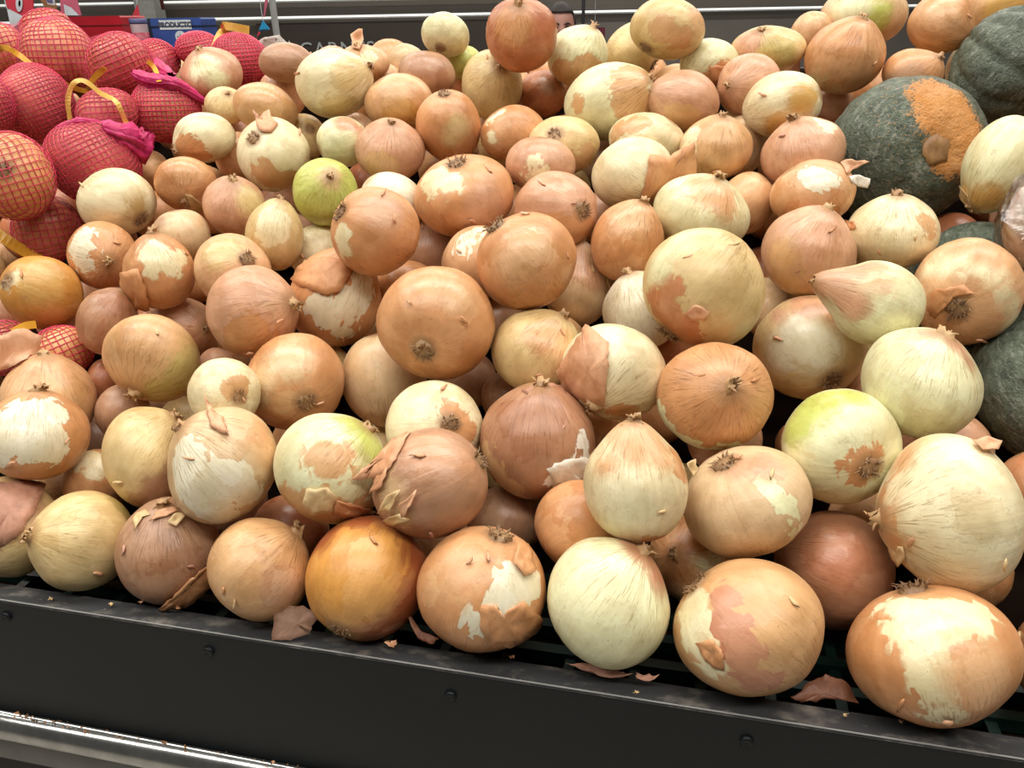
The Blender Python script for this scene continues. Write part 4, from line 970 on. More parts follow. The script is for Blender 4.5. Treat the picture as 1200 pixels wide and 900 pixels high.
# cut squash in cling film
def wrapped_wedge():
    s = SQ['W1']; it = items[IDX['W1']]
    c, M, frame, ax, r, q = fit_body(s['cx'], s['cy'], s['w'], s['h'], it['t'], (1180, 250), 1, (0.85, 1.1), 1.0, 4)
    X, Y, d = frame; base = c - np.array([0, 0, r]); root = empty('wrapped_squash_wedge', base)
    tag(root, 'cut piece of squash in crinkled clear film at the right frame edge', 'squash')
    S, F, sz = grid(64, 40); rs = np.random.RandomState(2)
    def shell(scale, crink, name, mat):
        P = S.copy()
        W = S @ M.T / r
        k = np.ones(len(S)) * scale
        cut = W @ unit(X * 0.3 - d * 0.9 - Y * 0.2)              # the flat cut face
        k = np.where(cut > 0.62, k * 0.62 / np.maximum(cut, 1e-3), k)
        for j in range(18):
            dv = rs.normal(size=3); k += crink * np.abs(np.sin(S @ dv * 6 + rs.uniform(0, 6)))
        V = (P * k[:, None]) @ M.T
        if name == 'film':
            tip = at(1167, 258, it['t'] - 0.01) - c; dist = np.linalg.norm(V - tip, axis=1)
            wgt = np.exp(-(dist / 0.02) ** 2)[:, None]; V = V * (1 - wgt) + tip * wgt
        me = mesh_np(name, V + (c - base), F, sz); link(name, me, mat, root)
    flesh = simple_mat('squash_flesh', (226, 150, 72), 0.5, rgb2=(232, 214, 190), scale=60, bump=0.4)
    m, nt, p = new_mat('cling_film'); n = N(nt)
    co = n('ShaderNodeTexCoord').outputs['Object']; f = n.noise(co, 60.0, 5.0, 0.7)
    b = n('ShaderNodeBump', {'Height': f, 'Strength': 1.0, 'Distance': 0.004})
    g = n('ShaderNodeBsdfGlossy', {'Color': (1, 1, 1, 1), 'Roughness': 0.12}); nt.links.new(b.outputs[0], g.inputs['Normal'])
    tr = n('ShaderNodeBsdfTransparent', {'Color': (0.93, 0.93, 0.92, 1)})
    fr = n('ShaderNodeFresnel', {'IOR': 1.6}); nt.links.new(b.outputs[0], fr.inputs['Normal'])
    fac = n.math('ADD', n.math('MULTIPLY', fr.outputs[0], 0.9), 0.16, clamp=True)
    mx = n('ShaderNodeMixShader', {0: fac}); nt.links.new(tr.outputs[0], mx.inputs[1]); nt.links.new(g.outputs[0], mx.inputs[2])
    nt.links.new(mx.outputs[0], nt.nodes['Material Output'].inputs[0])
    shell(0.84, 0.004, 'flesh', flesh); shell(0.93, 0.016, 'film', m)
wrapped_wedge()
# ------------------------------------------------------------------ red net bags and their tapes
def net_mat():
    m, nt, p = new_mat('red_net'); n = N(nt)
    co = n('ShaderNodeTexCoord').outputs['Object']; f = n.noise(co, 40.0, 3.0)
    nt.links.new(n.mix(n.ramp(f, 0.35, 0.65), lin((218, 74, 104)), lin((196, 46, 72))), p.inputs['Base Color'])
    p.inputs['Roughness'].default_value = 0.45
    return m
M_NET = net_mat()
def film_mat():
    m, nt, p = new_mat('fine_net_layer'); n = N(nt)
    co = n('ShaderNodeTexCoord').outputs['Object']
    f = n.noise(co, 30.0, 4.0, 0.6)
    w1 = n('ShaderNodeTexVoronoi', {'Vector': co, 'Scale': 420.0}, feature='DISTANCE_TO_EDGE').outputs['Distance']
    nt.links.new(n.mix(n.ramp(f, 0.35, 0.65), lin((226, 104, 134)), lin((206, 64, 92))), p.inputs['Base Color'])
    nt.links.new(n.math('ADD', n.ramp(w1, 0.10, 0.22, 0.22, 0.06), n.ramp(f, 0.45, 0.75, 0.0, 0.16)), p.inputs['Alpha'])
    p.inputs['Roughness'].default_value = 0.5
    return m
M_FILM = film_mat()
M_FOLD = simple_mat('magenta_net_folds', (212, 50, 118), 0.45, rgb2=(170, 24, 80), scale=90, bump=0.6)
M_TAPE = simple_mat('yellow_tape', (232, 178, 62), 0.35, rgb2=(214, 150, 40), scale=25)
M_TAPE2 = simple_mat('gold_tape', (236, 200, 112), 0.35, rgb2=(214, 168, 70), scale=40)
def net_bag(num, label, cell, thick, extra=(), span=5.0):
    mem = [o['id'] for o in ONIONS if o['bag'] == num]
    Cs = np.array([BODY[k]['c'] for k in mem] + [e[0] for e in extra]); Rs = np.array([BODY[k]['r'] for k in mem] + [e[1] for e in extra])
    C0 = (Cs * Rs[:, None]).sum(0) / Rs.sum()
    Rm = Rs.mean(); P = []; edges = []; Nc = []
    view = unit(C0 - CAM); f1 = unit(_R - view * np.dot(_R, view)); f2 = np.cross(view, f1)
    for oi, k_ in enumerate(mem):                                    # the net hugs each onion
        B_ = BODY[k_]; w_ = 0.35 + 0.5 * ((oi * 37 + num * 11) % 7) / 7
        fr = [f1 * math.cos(w_) + f2 * math.sin(w_), -f1 * math.sin(w_) + f2 * math.cos(w_), view]
        nc = int(math.pi / 2 * B_['r'] / (cell / 1.41) / 2) * 2 + 2
        g = np.tan(np.linspace(-math.pi / 4, math.pi / 4, nc + 1))
        base_i = len(P); dl = []
        for ax_ in range(3):
            for sg in (-1, 1):
                off = base_i + len(dl); a_, b_, c_ = fr[ax_] * sg, fr[(ax_ + 1) % 3], fr[(ax_ + 2) % 3]
                for i in range(nc + 1):
                    for j in range(nc + 1): dl.append(unit(a_ + b_ * g[i] + c_ * g[j]))
                for i in range(nc):
                    for j in range(nc):                              # diamond mesh: one diagonal per square
                        k0 = off + i * (nc + 1) + j
                        edges.append((k0, k0 + nc + 2) if (i + j) % 2 == 0 else (k0 + 1, k0 + nc + 1))
        dl = np.array(dl); s_ = 1.035 / np.linalg.norm(dl @ B_['Mi'].T, axis=1)
        P += list(B_['c'] + dl * s_[:, None]); Nc += [B_['c']] * len(dl)
    P = np.array(P); Nc = np.array(Nc)
    inside = np.zeros(len(P), bool)
    for k_ in mem:
        inside |= np.linalg.norm((P - BODY[k_]['c']) @ BODY[k_]['Mi'].T, axis=1) < 1.0
    edges = [e for e in edges if not (inside[e[0]] and inside[e[1]])]
    E = np.array(edges); A, B = P[E[:, 0]], P[E[:, 1]]
    d = B - A; d /= np.linalg.norm(d, axis=1)[:, None] + 1e-9
    nrm = (A + B) / 2 - Nc[E[:, 0]]; nrm -= d * (nrm * d).sum(1)[:, None]; nrm /= np.linalg.norm(nrm, axis=1)[:, None] + 1e-9
    sd = np.cross(d, nrm)
    ring = [nrm * thick * 0.8, -nrm * thick * 0.3 + sd * thick, -nrm * thick * 0.3 - sd * thick]
    V = np.stack([A + q for q in ring] + [B + q for q in ring], 1).reshape(-1, 3)
    k = np.arange(len(E))[:, None] * 6
    F = np.concatenate([k + np.array([[0, 1, 4, 3]]), k + np.array([[1, 2, 5, 4]]), k + np.array([[2, 0, 3, 5]])], 1).ravel()
    base = C0 + np.array([0, 0, -Rm]); root = empty('net_bag', base)
    tag(root, label, 'net bag', 'red net bags of onions')
    link('net', mesh_np('net', V - base, F, np.full(len(E) * 3, 4)), M_NET, root)
    # fine double net that spans from onion to onion
    G, Ff, Fs = grid(72, 46); rad = np.full(len(G), Rs.min() * 0.5); found = np.zeros(len(G), bool)
    fcol = np.array([f1, f2, view]); D_ = G @ fcol
    for s in np.linspace(0.30, 0.01, 200):
        p = C0 + D_ * s
        fs = sum(np.exp(-span * (np.linalg.norm((p - BODY[k_]['c']) @ BODY[k_]['Mi'].T, axis=1) - 1.06)) for k_ in mem)
        new = (fs >= 1) & ~found; rad[new] = s; found |= new
    if num not in (4, 7): link('net_film', mesh_np('net_film', C0 + D_ * rad[:, None] - base, Ff, Fs), M_FILM, root)
    return root, base
def smooth_path(pts, n=6):
    pts = [np.asarray(p, float) for p in pts]; out = []
    for i in range(len(pts) - 1):
        p0, p1, p2, p3 = pts[max(i - 1, 0)], pts[i], pts[i + 1], pts[min(i + 2, len(pts) - 1)]
        for k in range(n):
            s = k / n
            out.append(0.5 * ((2 * p1) + (-p0 + p2) * s + (2 * p0 - 5 * p1 + 4 * p2 - p3) * s * s + (-p0 + 3 * p1 - 3 * p2 + p3) * s ** 3))
    out.append(pts[-1]); return out
def ribbon(root, base, pts, width, mat, twist=0.0, name='tape'):
    P = smooth_path(pts); v = []; f = []
    for i, p in enumerate(P):
        d = unit(P[min(i + 1, len(P) - 1)] - P[max(i - 1, 0)])
        view = unit(p - CAM); side = unit(np.cross(d, view)); a = twist * math.sin(i * 0.5)
        side = unit(side * math.cos(a) + view * math.sin(a))
        v += [p - base + side * width / 2, p - base - side * width / 2]
    f = [(2 * i, 2 * i + 1, 2 * i + 3, 2 * i + 2) for i in range(len(P) - 1)]
    o = link(name, mesh_list(name, v, f, False), mat, root)
    md = o.modifiers.new('thickness', 'SOLIDIFY'); md.thickness = 0.0006
    return o
def pleats(root, base, path, radii, seed, name='gathered_net', n=26):
    rs = np.random.RandomState(seed); P = smooth_path(path, 5); v = []; f = []
    R_ = np.interp(np.linspace(0, 1, len(P)), np.linspace(0, 1, len(radii)), radii)
    a1 = None
    ph = rs.uniform(0, 6)
    for i, p in enumerate(P):
        d = unit(P[min(i + 1, len(P) - 1)] - P[max(i - 1, 0)]); e1 = unit(np.cross(d, EZ)); e2 = np.cross(d, e1)
        for k in range(n):
            w = 2 * math.pi * k / n
            q = R_[i] * (1 + 0.30 * math.sin(9 * w + ph + i * 0.12) + rs.uniform(-.26, .26))
            v.append(p - base + (e1 * math.cos(w) + e2 * math.sin(w)) * q * 0.85 + d * rs.uniform(-1, 1) * 0.0025)
    for i in range(len(P) - 1):
        for k in range(n): f.append((i * n + k, i * n + (k + 1) % n, (i + 1) * n + (k + 1) % n, (i + 1) * n + k))
    return link(name, mesh_list(name, v, f, True), M_FOLD, root)
def on(oid, px, py, lift): return surf_point(BODY[oid], px, py, lift)
b1, o1 = net_bag(1, 'red net bag of onions furthest back at the upper left', 0.009, 0.00075)
ribbon(b1, o1, [on('B4', -6, 66, .016), on('B2', 14, 58, .014), on('B2', 30, 64, .012), on('B2', 50, 80, .010), on('B2', 78, 94, .012), on('B2', 96, 99, .012), on('B3', 112, 97, .010), on('B3', 117, 88, .012), on('B3', 128, 79, .016)], 0.0075, M_TAPE, 0.5)
b2, o2 = net_bag(2, 'tight red net bag of onions at the left frame edge', 0.0066, 0.0008)
b3, o3 = net_bag(3, 'red net bag with arched yellow tape and gathered magenta end', 0.007, 0.00075)
ribbon(b3, o3, [on('B7', 86, 143, .004), on('B7', 92, 122, .012), on('B7', 98, 108, .016), on('B7', 108, 107, .016), on('B7', 120, 115, .010), on('B8', 132, 130, .014), on('B8', 141, 150, .012), on('B8', 147, 162, .012), on('B8', 156, 168, .014)], 0.0060, M_TAPE2, 0.6)
pleats(b3, o3, [on('B8', 118, 150, .002), on('B8', 140, 160, .004), on('B8', 156, 172, .006), on('B8', 166, 158, .010)], [0.006, 0.016, 0.020, 0.008], 4)
pleats(b3, o3, [on('B8', 70, 150, .001), on('B8', 95, 144, .002), on('B8', 122, 146, .001)], [0.002, 0.004, 0.002], 5)
b4, o4 = net_bag(4, 'wide-meshed red net bag of golden onions above the shiny amber onion', 0.0098, 0.0006)
ribbon(b4, o4, [on('B10', -8, 262, .012), on('B10', 20, 280, .010), on('B10', 48, 300, .006)], 0.013, M_TAPE, 0.2)
b5, o5 = net_bag(5, 'red net bag with bright magenta folds, beside the white-topped onion', 0.0066, 0.0009)
pleats(b5, o5, [on('B11', 158, 88, .004), on('B11', 178, 98, .004), on('B11', 205, 102, .004), on('B11', 226, 114, .004), on('B11', 240, 124, .008)], [0.004, 0.010, 0.008, 0.006, 0.003], 9)
pleats(b5, o5, [on('B12', 165, 58, .006), on('B12', 182, 78, .006), on('B11', 200, 96, .006)], [0.010, 0.016, 0.008], 10)
ribbon(b5, o5, [on('B11', 176, 80, .010), on('B11', 184, 90, .012), on('B11', 188, 102, .010)], 0.006, M_TAPE, 0.2)
b6, o6 = net_bag(6, 'far pink-red net bag with a gold tape around its middle', 0.0062, 0.001)
ribbon(b6, o6, [on('B13', 246, 58, .012), on('B13', 250, 46, .014), on('B13', 257, 40, .014), on('B14', 268, 39, .012), on('B14', 290, 43, .010)], 0.011, M_TAPE2, 0.1)
b7, o7 = net_bag(7, 'low red net bag of onions under the shiny amber onion, left edge', 0.0076, 0.0006)
ribbon(b7, o7, [on('B15', 22, 392, .006), on('B15', 34, 386, .006), on('B15', 46, 384, .005)], 0.008, M_TAPE, 0.1)
# ------------------------------------------------------------------ the store behind
def on_y(px, py, Y):
    d = ray(px, py); return CAM + d * ((Y - CAM[1]) / d[1])
YB = 9.0
M_WALL = simple_mat('taupe_wall', (104, 97, 88), 0.6, rgb2=(96, 90, 82), scale=2)
M_WALL2 = simple_mat('grey_wall_panel', (112, 107, 101), 0.6, rgb2=(104, 100, 95), scale=2)
M_HEADER = simple_mat('dark_brown_sign_board', (58, 49, 43), 0.55, rgb2=(52, 44, 39), scale=2)
M_LED = simple_mat('light_strip', (246, 248, 244), 0.4, emit=0.7)
M_LETTER = simple_mat('brushed_letters', (178, 184, 184), 0.4)
M_POST = simple_mat('grey_post', (168, 170, 166), 0.45)
M_POSTD = simple_mat('dark_post', (44, 44, 46), 0.5)
M_CORD = simple_mat('maroon_cord', (96, 32, 36), 0.6)
def zline(px, py): return on_y(px, py, YB)[2]
zl2 = zline(440, 18.5); zl1 = zline(230, 2.4)
def slab(name, x0, x1, y, z0, z1, th, mat, parent=None, origin=None):
    mb = MB(); mb.box((x0, y, z0), (x1 - x0, 0, 0), (0, th, 0), (0, 0, z1 - z0)); return mb.build(name, mat, parent, False, origin)
tag(slab('wall_back', -12, 12, YB, 0, 4.5, 0.15, M_WALL), kind='structure')
tag(slab('trim_1', on_y(300, 30, YB - .1)[0], on_y(640, 30, YB - .1)[0], YB - 0.10, zline(440, 120), zline(440, 25), 0.09, M_HEADER), kind='structure')
tag(slab('trim_2', on_y(655, 30, YB - .1)[0], 9, YB - 0.06, zline(800, 120), zline(800, 11.5), 0.05, M_WALL2), kind='structure')
def strip(px0, px1, z, label):
    x0, x1 = on_y(px0, 15, YB - 0.14)[0], on_y(px1, 15, YB - 0.14)[0]
    root = empty('light_strip', ((x0 + x1) / 2, YB - 0.13, z)); O_ = np.array(root.location)
    tag(root, label, 'light', 'lit shelf edges on the far wall')
    for nm, mat, a in (('diffuser', M_LED, (-0.010, 0.010, 0.0)), ('housing', M_POST, (-0.022, -0.010, 0.005))):
        mb = MB(); mb.box(np.array((x0, YB - 0.16 + a[2], z + a[0])) - O_, (x1 - x0, 0, 0), (0, 0.06, 0), (0, 0, a[1] - a[0])); mb.build(nm, mat, root)
strip(-160, 158, zl1, 'upper white light strip on the far wall, left of the grey column')
strip(184, 640, zl1, 'upper white light strip on the far wall, right of the grey column')
strip(-160, 158, zl2, 'lower white light strip on the far wall, left of the grey column')
strip(228, 1300, zl2, 'long white light strip above the dark sign on the far wall')
# lettering
cu = bpy.data.curves.new('letters', 'FONT'); cu.body = 'CARNES'; cu.size = 0.205; cu.extrude = 0.006; cu.space_character = 1.08; cu.align_x = 'CENTER'
tmp = bpy.data.objects.new('tmp', cu); col.objects.link(tmp)
bpy.context.view_layer.update()
me = bpy.data.meshes.new_from_object(tmp.evaluated_get(bpy.context.evaluated_depsgraph_get())); bpy.data.objects.remove(tmp)
me.transform(Matrix.Rotation(math.pi / 2, 4, 'X'))
p = on_y(396, 66, YB - 0.12)
o = link('sign_lettering', me, M_LETTER); o.location = (p[0], YB - 0.112, p[2])
tag(o, 'pale grey CARNES lettering on the dark brown board at the back', 'sign')
def post(name, px0, px1, y, mat, label, z0=0.0, z1=3.2, cat='post'):
    xa, xb = on_y(px0, 20, y)[0], on_y(px1, 20, y)[0]; mb = MB(); r = (xb - xa) / 2
    mb.prism([(xa + r + r * math.cos(k * math.pi / 6), y + r * math.sin(k * math.pi / 6), z0) for k in range(12)], (0, 0, z1 - z0))
    return tag(mb.build(name, mat, None, True, ((xa + xb) / 2, y, z0)), label, cat)
mb = MB(); xa, xb = on_y(160, 20, 8.4)[0], on_y(183, 20, 8.4)[0]
mb.box((xa, 8.4, 0), (xb - xa, 0, 0), (0, 0.25, 0), (0, 0, 4.5)); mb.box((xa - 0.02, 8.38, 0), (xb - xa + 0.04, 0, 0), (0, 0.29, 0), (0, 0, 0.12))
tag(mb.build('grey_column', M_POST, None, False, ((xa + xb) / 2, 8.5, 0)), 'light grey square column against the far wall at left', 'column')
post('steel_pole', 317.5, 325.5, 3.4, M_POST, 'pale steel pole behind the heap, right of the blue carton', 0, 3.2, 'pole')
post('dark_pole', 681.5, 685.5, 7.6, M_POSTD, 'thin dark pole beside the shopper at the back', 0, 3.2, 'pole')
post('maroon_rope', 191, 195, 6.5, M_CORD, 'thin maroon rope hanging above the blue carton', 1.6, 3.2, 'rope')
# second display table behind the heap with cartons
YT = 2.35
tab = empty('display_table', (on_y(120, 50, YT)[0], YT, 0)); TO = np.array(tab.location)
tag(tab, 'low display table behind the net bags carrying cartons', 'table')
ztab = on_y(120, 74, YT)[2]
for nm, bx in (('table_top', (-0.85, -0.22, ztab - 0.03, 1.7, 0.44, 0.03)),):
    mb = MB(); mb.box(bx[:3], (bx[3], 0, 0), (0, bx[4], 0), (0, 0, bx[5])); mb.build(nm, M_POSTD, tab)
for sx in (-0.8, 0.77):
    for sy in (-0.2, 0.17):
        mb = MB(); mb.box((sx, sy, 0), (0.03, 0, 0), (0, 0.03, 0), (0, 0, ztab - 0.03)); mb.build('leg', M_POSTD, tab)
def carton(name, px0, px1, ptop, y, depth, mat, label, lid=None, cat='box', tilt=0.0):
    a, b = on_y(px0, ptop, y), on_y(px1, ptop, y); c0 = np.array([(a[0] + b[0]) / 2, y, ztab]); H = (a[2] + b[2]) / 2 - ztab; W = b[0] - a[0]
    root = empty(name, c0); tag(root, label, cat); root.rotation_euler = (0, 0, tilt)
    mb = MB(); ch = 0.004
    mb.prism([(-W / 2, 0, 0), (W / 2, 0, 0), (W / 2, 0, H - ch), (W / 2 - ch, 0, H), (-W / 2 + ch, 0, H), (-W / 2, 0, H - ch)], (0, depth, 0)); mb.build('body', mat, root)
    mb = MB(); mb.box((-W / 2 - 0.002, -0.002, H * 0.80), (W + 0.004, 0, 0), (0, depth + 0.004, 0), (0, 0, 0.003)); mb.build('lid_seam', lid or mat, root)
    return root, W, H
M_RED = simple_mat('red_card', (176, 18, 36), 0.45); M_REDD = simple_mat('dark_red_card', (140, 14, 28), 0.5)
M_BLUE = simple_mat('blue_card', (52, 78, 148), 0.45); M_BLUED = simple_mat('dark_blue_edge', (20, 34, 50), 0.5)
M_WHITE = simple_mat('white_print', (206, 212, 218), 0.5); M_INK = simple_mat('dark_print', (66, 70, 88), 0.5)
carton('red_carton', 76, 141, 19, YT, 0.16, M_RED, 'plain bright red carton behind the far left net bag', M_REDD)
bc, W, H = carton('blue_carton', 175, 235, 21, YT, 0.12, M_BLUE, 'blue carton with a white lettering strip and round emblem', M_BLUED, tilt=0.0)
mb = MB(); mb.box((-W / 2 - 0.010, -0.001, 0), (0.010, 0, 0), (0, 0.12, 0), (0, 0, H)); mb.build('side_edge', M_BLUED, bc)
mb = MB(); mb.box((-W / 2 - 0.018, -0.002, 0), (0.008, 0, 0), (0, 0.12, 0), (0, 0, H)); mb.build('white_edge', M_WHITE, bc)
pxm = (on_y(1, 0, YT)[0] - on_y(0, 0, YT)[0])
zs = on_y(205, 29, YT)[2] - ztab
def flat_text(body, size, mat, parent, x, z, name, y=-0.0022):
    cu = bpy.data.curves.new(name, 'FONT'); cu.body = body; cu.size = size; cu.extrude = 0.0004; cu.align_x = 'CENTER'; cu.align_y = 'CENTER'; cu.offset = 0.0006
    t_ = bpy.data.objects.new('tmp', cu); col.objects.link(t_); bpy.context.view_layer.update()
    me = bpy.data.meshes.new_from_object(t_.evaluated_get(bpy.context.evaluated_depsgraph_get())); bpy.data.objects.remove(t_)
    me.transform(Matrix.Rotation(math.pi / 2, 4, 'X')); me.transform(Matrix.Translation((x, y, z)))
    return link(name, me, mat, parent)
mb = MB(); mb.box((-20 * pxm, -0.0014, zs - 5.2 * pxm), (38 * pxm, 0, 0), (0, 0.001, 0), (0, 0, 10.4 * pxm)); st_ = mb.build('title_strip', M_WHITE, bc)
flat_text('PRODUCTO', 7.4 * pxm, M_INK, bc, -1 * pxm, zs, 'lettering')
zc = on_y(208, 43, YT)[2] - ztab; mb = MB()
mb.prism([(3 * pxm + 6.4 * pxm * math.cos(k * math.pi / 12), -0.0012, zc + 6.4 * pxm * math.sin(k * math.pi / 12)) for k in range(24)], (0, -0.001, 0)); mb.build('round_emblem', M_WHITE, bc)
mb = MB()
for a in (90, 35, 145):
    c_, s_ = math.cos(math.radians(a)), math.sin(math.radians(a)); x0, z0 = 3 * pxm, zc - 2.4 * pxm
    mb.prism([(x0, -0.0024, z0), (x0 + pxm * (3 * c_ - 1.1 * s_), -0.0024, z0 + pxm * (3 * s_ + 1.1 * c_)), (x0 + 5.4 * pxm * c_, -0.0024, z0 + 5.4 * pxm * s_), (x0 + pxm * (3 * c_ + 1.1 * s_), -0.0024, z0 + pxm * (3 * s_ - 1.1 * c_))], (0, -0.0006, 0))
mb.build('leaf_mark', M_INK, bc)
# small clear-lidded tub between the cartons
M_TUB = simple_mat('frosted_tub', (200, 170, 176), 0.3); M_TUBR = simple_mat('tub_red_label', (164, 60, 78), 0.45); M_LID = simple_mat('tub_blue_lid', (96, 96, 140), 0.4)
a = on_y(162, 26, YT - 0.05); z1 = a[2]; root = empty('lidded_tub', (a[0], YT - 0.05, ztab)); tag(root, 'small tub with red label and bluish lid between red and blue cartons', 'tub')
def lathe(name, prof, mat, parent, n=24):
    mb = MB(); v = []; f = []
    for rr_, zz in prof:
        for k in range(n): v.append((rr_ * math.cos(2 * math.pi * k / n), rr_ * math.sin(2 * math.pi * k / n), zz))
    for i in range(len(prof) - 1):
        for k in range(n): f.append((i * n + k, i * n + (k + 1) % n, (i + 1) * n + (k + 1) % n, (i + 1) * n + k))
    f.append(tuple(range(n))[::-1]); f.append(tuple(range((len(prof) - 1) * n, len(prof) * n)))
    mb.add(v, f); return mb.build(name, mat, parent, True)
Hh = z1 - ztab; R1 = 9.5 * pxm
lathe('tub_body', [(R1 * 0.86, 0), (R1 * 0.9, 0.004), (R1, Hh - 0.004), (R1, Hh)], M_TUB, root)
lathe('label_band', [(R1 * 0.93, Hh * 0.28), (R1 * 1.0, Hh * 0.75)], M_TUBR, root)
lathe('lid', [(R1 * 1.03, Hh - 0.004), (R1 * 1.06, Hh), (R1 * 1.06, Hh + 0.006), (R1 * 0.98, Hh + 0.009)], M_LID, root)
# stacked pale packs left of the tub
a = on_y(147, 29, YT + 0.05); root = empty('pale_packs', (a[0], YT + 0.05, ztab)); tag(root, 'pale wrapped pack beside the red carton', 'pack')
for k, (zz, mat) in enumerate(((0.0, M_WHITE), (0.34, M_TUB), (0.68, M_WHITE))):
    mb = MB(); hh = (a[2] - ztab); mb.box((-7 * pxm, 0, hh * zz), (14 * pxm, 0, 0), (0, 0.08, 0), (0, 0, hh * 0.32)); mb.build('layer', mat, root)
# bunting and hanging card signs at the upper left
def card(name, pts, y, mat, label, cat='pennant', group=None, extra=()):
    P = [on_y(a_, b_, y) for a_, b_ in pts]; c0 = np.mean(P, axis=0); root = empty(name, c0); tag(root, label, cat, group)
    mb = MB(); mb.prism([p_ - c0 for p_ in P], (0, 0.004, 0)); mb.build('card', mat, root)
    for nm, q, mt in extra:
        mb = MB(); mb.prism([on_y(a_, b_, y) - c0 + np.array([0, -0.0015, 0]) for a_, b_ in q], (0, -0.001, 0)); mb.build(nm, mt, root)
    top = max(P, key=lambda p_: p_[2]); mb = MB(); mb.tube([top - c0, top - c0 + np.array([0, 0.002, 0.9])], 0.0012, 5); mb.build('string', M_WHITE, root)
    return root
M_FLAGR = simple_mat('red_flag', (206, 56, 74), 0.5); M_FLAGP = simple_mat('pink_flag', (196, 96, 120), 0.5); M_CYAN = simple_mat('cyan_flag', (30, 148, 200), 0.5); M_NAVY = simple_mat('navy_flag', (36, 44, 62), 0.5)
el = lambda cx, cy, rx, ry, n=14: [(cx + rx * math.cos(2 * math.pi * k / n), cy + ry * math.sin(2 * math.pi * k / n)) for k in range(n)]
card('hanging_card', [(4, -14), (38, -14), (39, 13), (31, 21), (8, 9)], 2.2, M_FLAGR, 'red hanging card with a white oval at the top left corner', 'sign', None, [('white_oval', el(23, 4, 4, 10), M_WHITE), ('grey_mark', el(23.5, 4, 1.4, 4), M_INK)])
card('pennant', [(8, 10), (31, 21), (13, 34)], 2.2, M_WHITE, 'white triangular pennant under the red hanging card', 'pennant', 'bunting flags')
card('hanging_card', [(69, -14), (86, -14), (95, 18), (72, 19)], 2.25, M_FLAGP, 'pink hanging card with a white shape, above the far left net bag', 'sign', None, [('white_shape', [(75, 5), (84, 9), (93, 18), (77, 18)], M_WHITE)])
card('hanging_card', [(48, -14), (62, -14), (64, 6), (56, 5)], 2.3, M_WHITE, 'white hanging card with lilac print at the top left', 'sign', None, [('print', [(52, -4), (61, -4), (62, 3), (56, 2)], M_LID)])
card('wood_slat', [(40, -14), (48, -14), (66, 6), (66, 16), (54, 12)], 2.5, simple_mat('brown_wood', (150, 104, 66), 0.5), 'brown wooden slat behind the hanging cards at top left', 'slat')
card('pennant', [(161, 5), (164, 20), (153.5, 21)], 2.9, M_FLAGR, 'red triangular pennant above the lidded tub', 'pennant', 'bunting flags')
card('pennant', [(308, 24), (316, 34), (308, 38), (303, 36)], 2.9, M_CYAN, 'cyan and navy pennant left of the steel pole', 'pennant', 'bunting flags', [('navy_half', [(303.5, 35), (315, 34), (308, 38)], M_NAVY), ('red_tip', [(303, 37), (306, 38), (301, 44)], M_FLAGR)])
card('pennant', [(311, -6), (315, -6), (310, 20), (308.5, 20)], 2.9, M_FLAGP, 'narrow pink pennant beside the steel pole', 'pennant', 'bunting flags')
card('maroon_carton', [(697, 32), (709, 32), (709, 46), (697, 46)], 6.0, simple_mat('maroon_card', (104, 22, 44), 0.5), 'small maroon card sign far behind, right of the dark pole', 'sign')
# clear film corner of a bag at the back edge
mb = MB(); rs = np.random.RandomState(3); base = at(322, 52, 1.2)
v = []; f = []
for i in range(7):
    for j in range(7):
        q = at(303 + 6.5 * i, 40 + 3.6 * j + 10 * abs(i - 2.5) / 3.5, 1.22); v.append(q + rs.normal(size=3) * 0.004 + unit(ray(320, 50)) * 0.02 * ((i - 3) ** 2 / 9.0) - base)
for i in range(6):
    for j in range(6): f.append((i * 7 + j, (i + 1) * 7 + j, (i + 1) * 7 + j + 1, i * 7 + j + 1))
m_, nt_, p_ = new_mat('clear_film_scrap'); p_.inputs['Base Color'].default_value = (0.8, 0.72, 0.66, 1); p_.inputs['Roughness'].default_value = 0.12; p_.inputs['Alpha'].default_value = 0.45
o = link('film_scrap', mesh_list('film_scrap', v, f, True), m_, None, base); o.modifiers.new('thickness', 'SOLIDIFY').thickness = 0.0004
tag(o, 'crinkled clear film beside the far net bag', 'film')
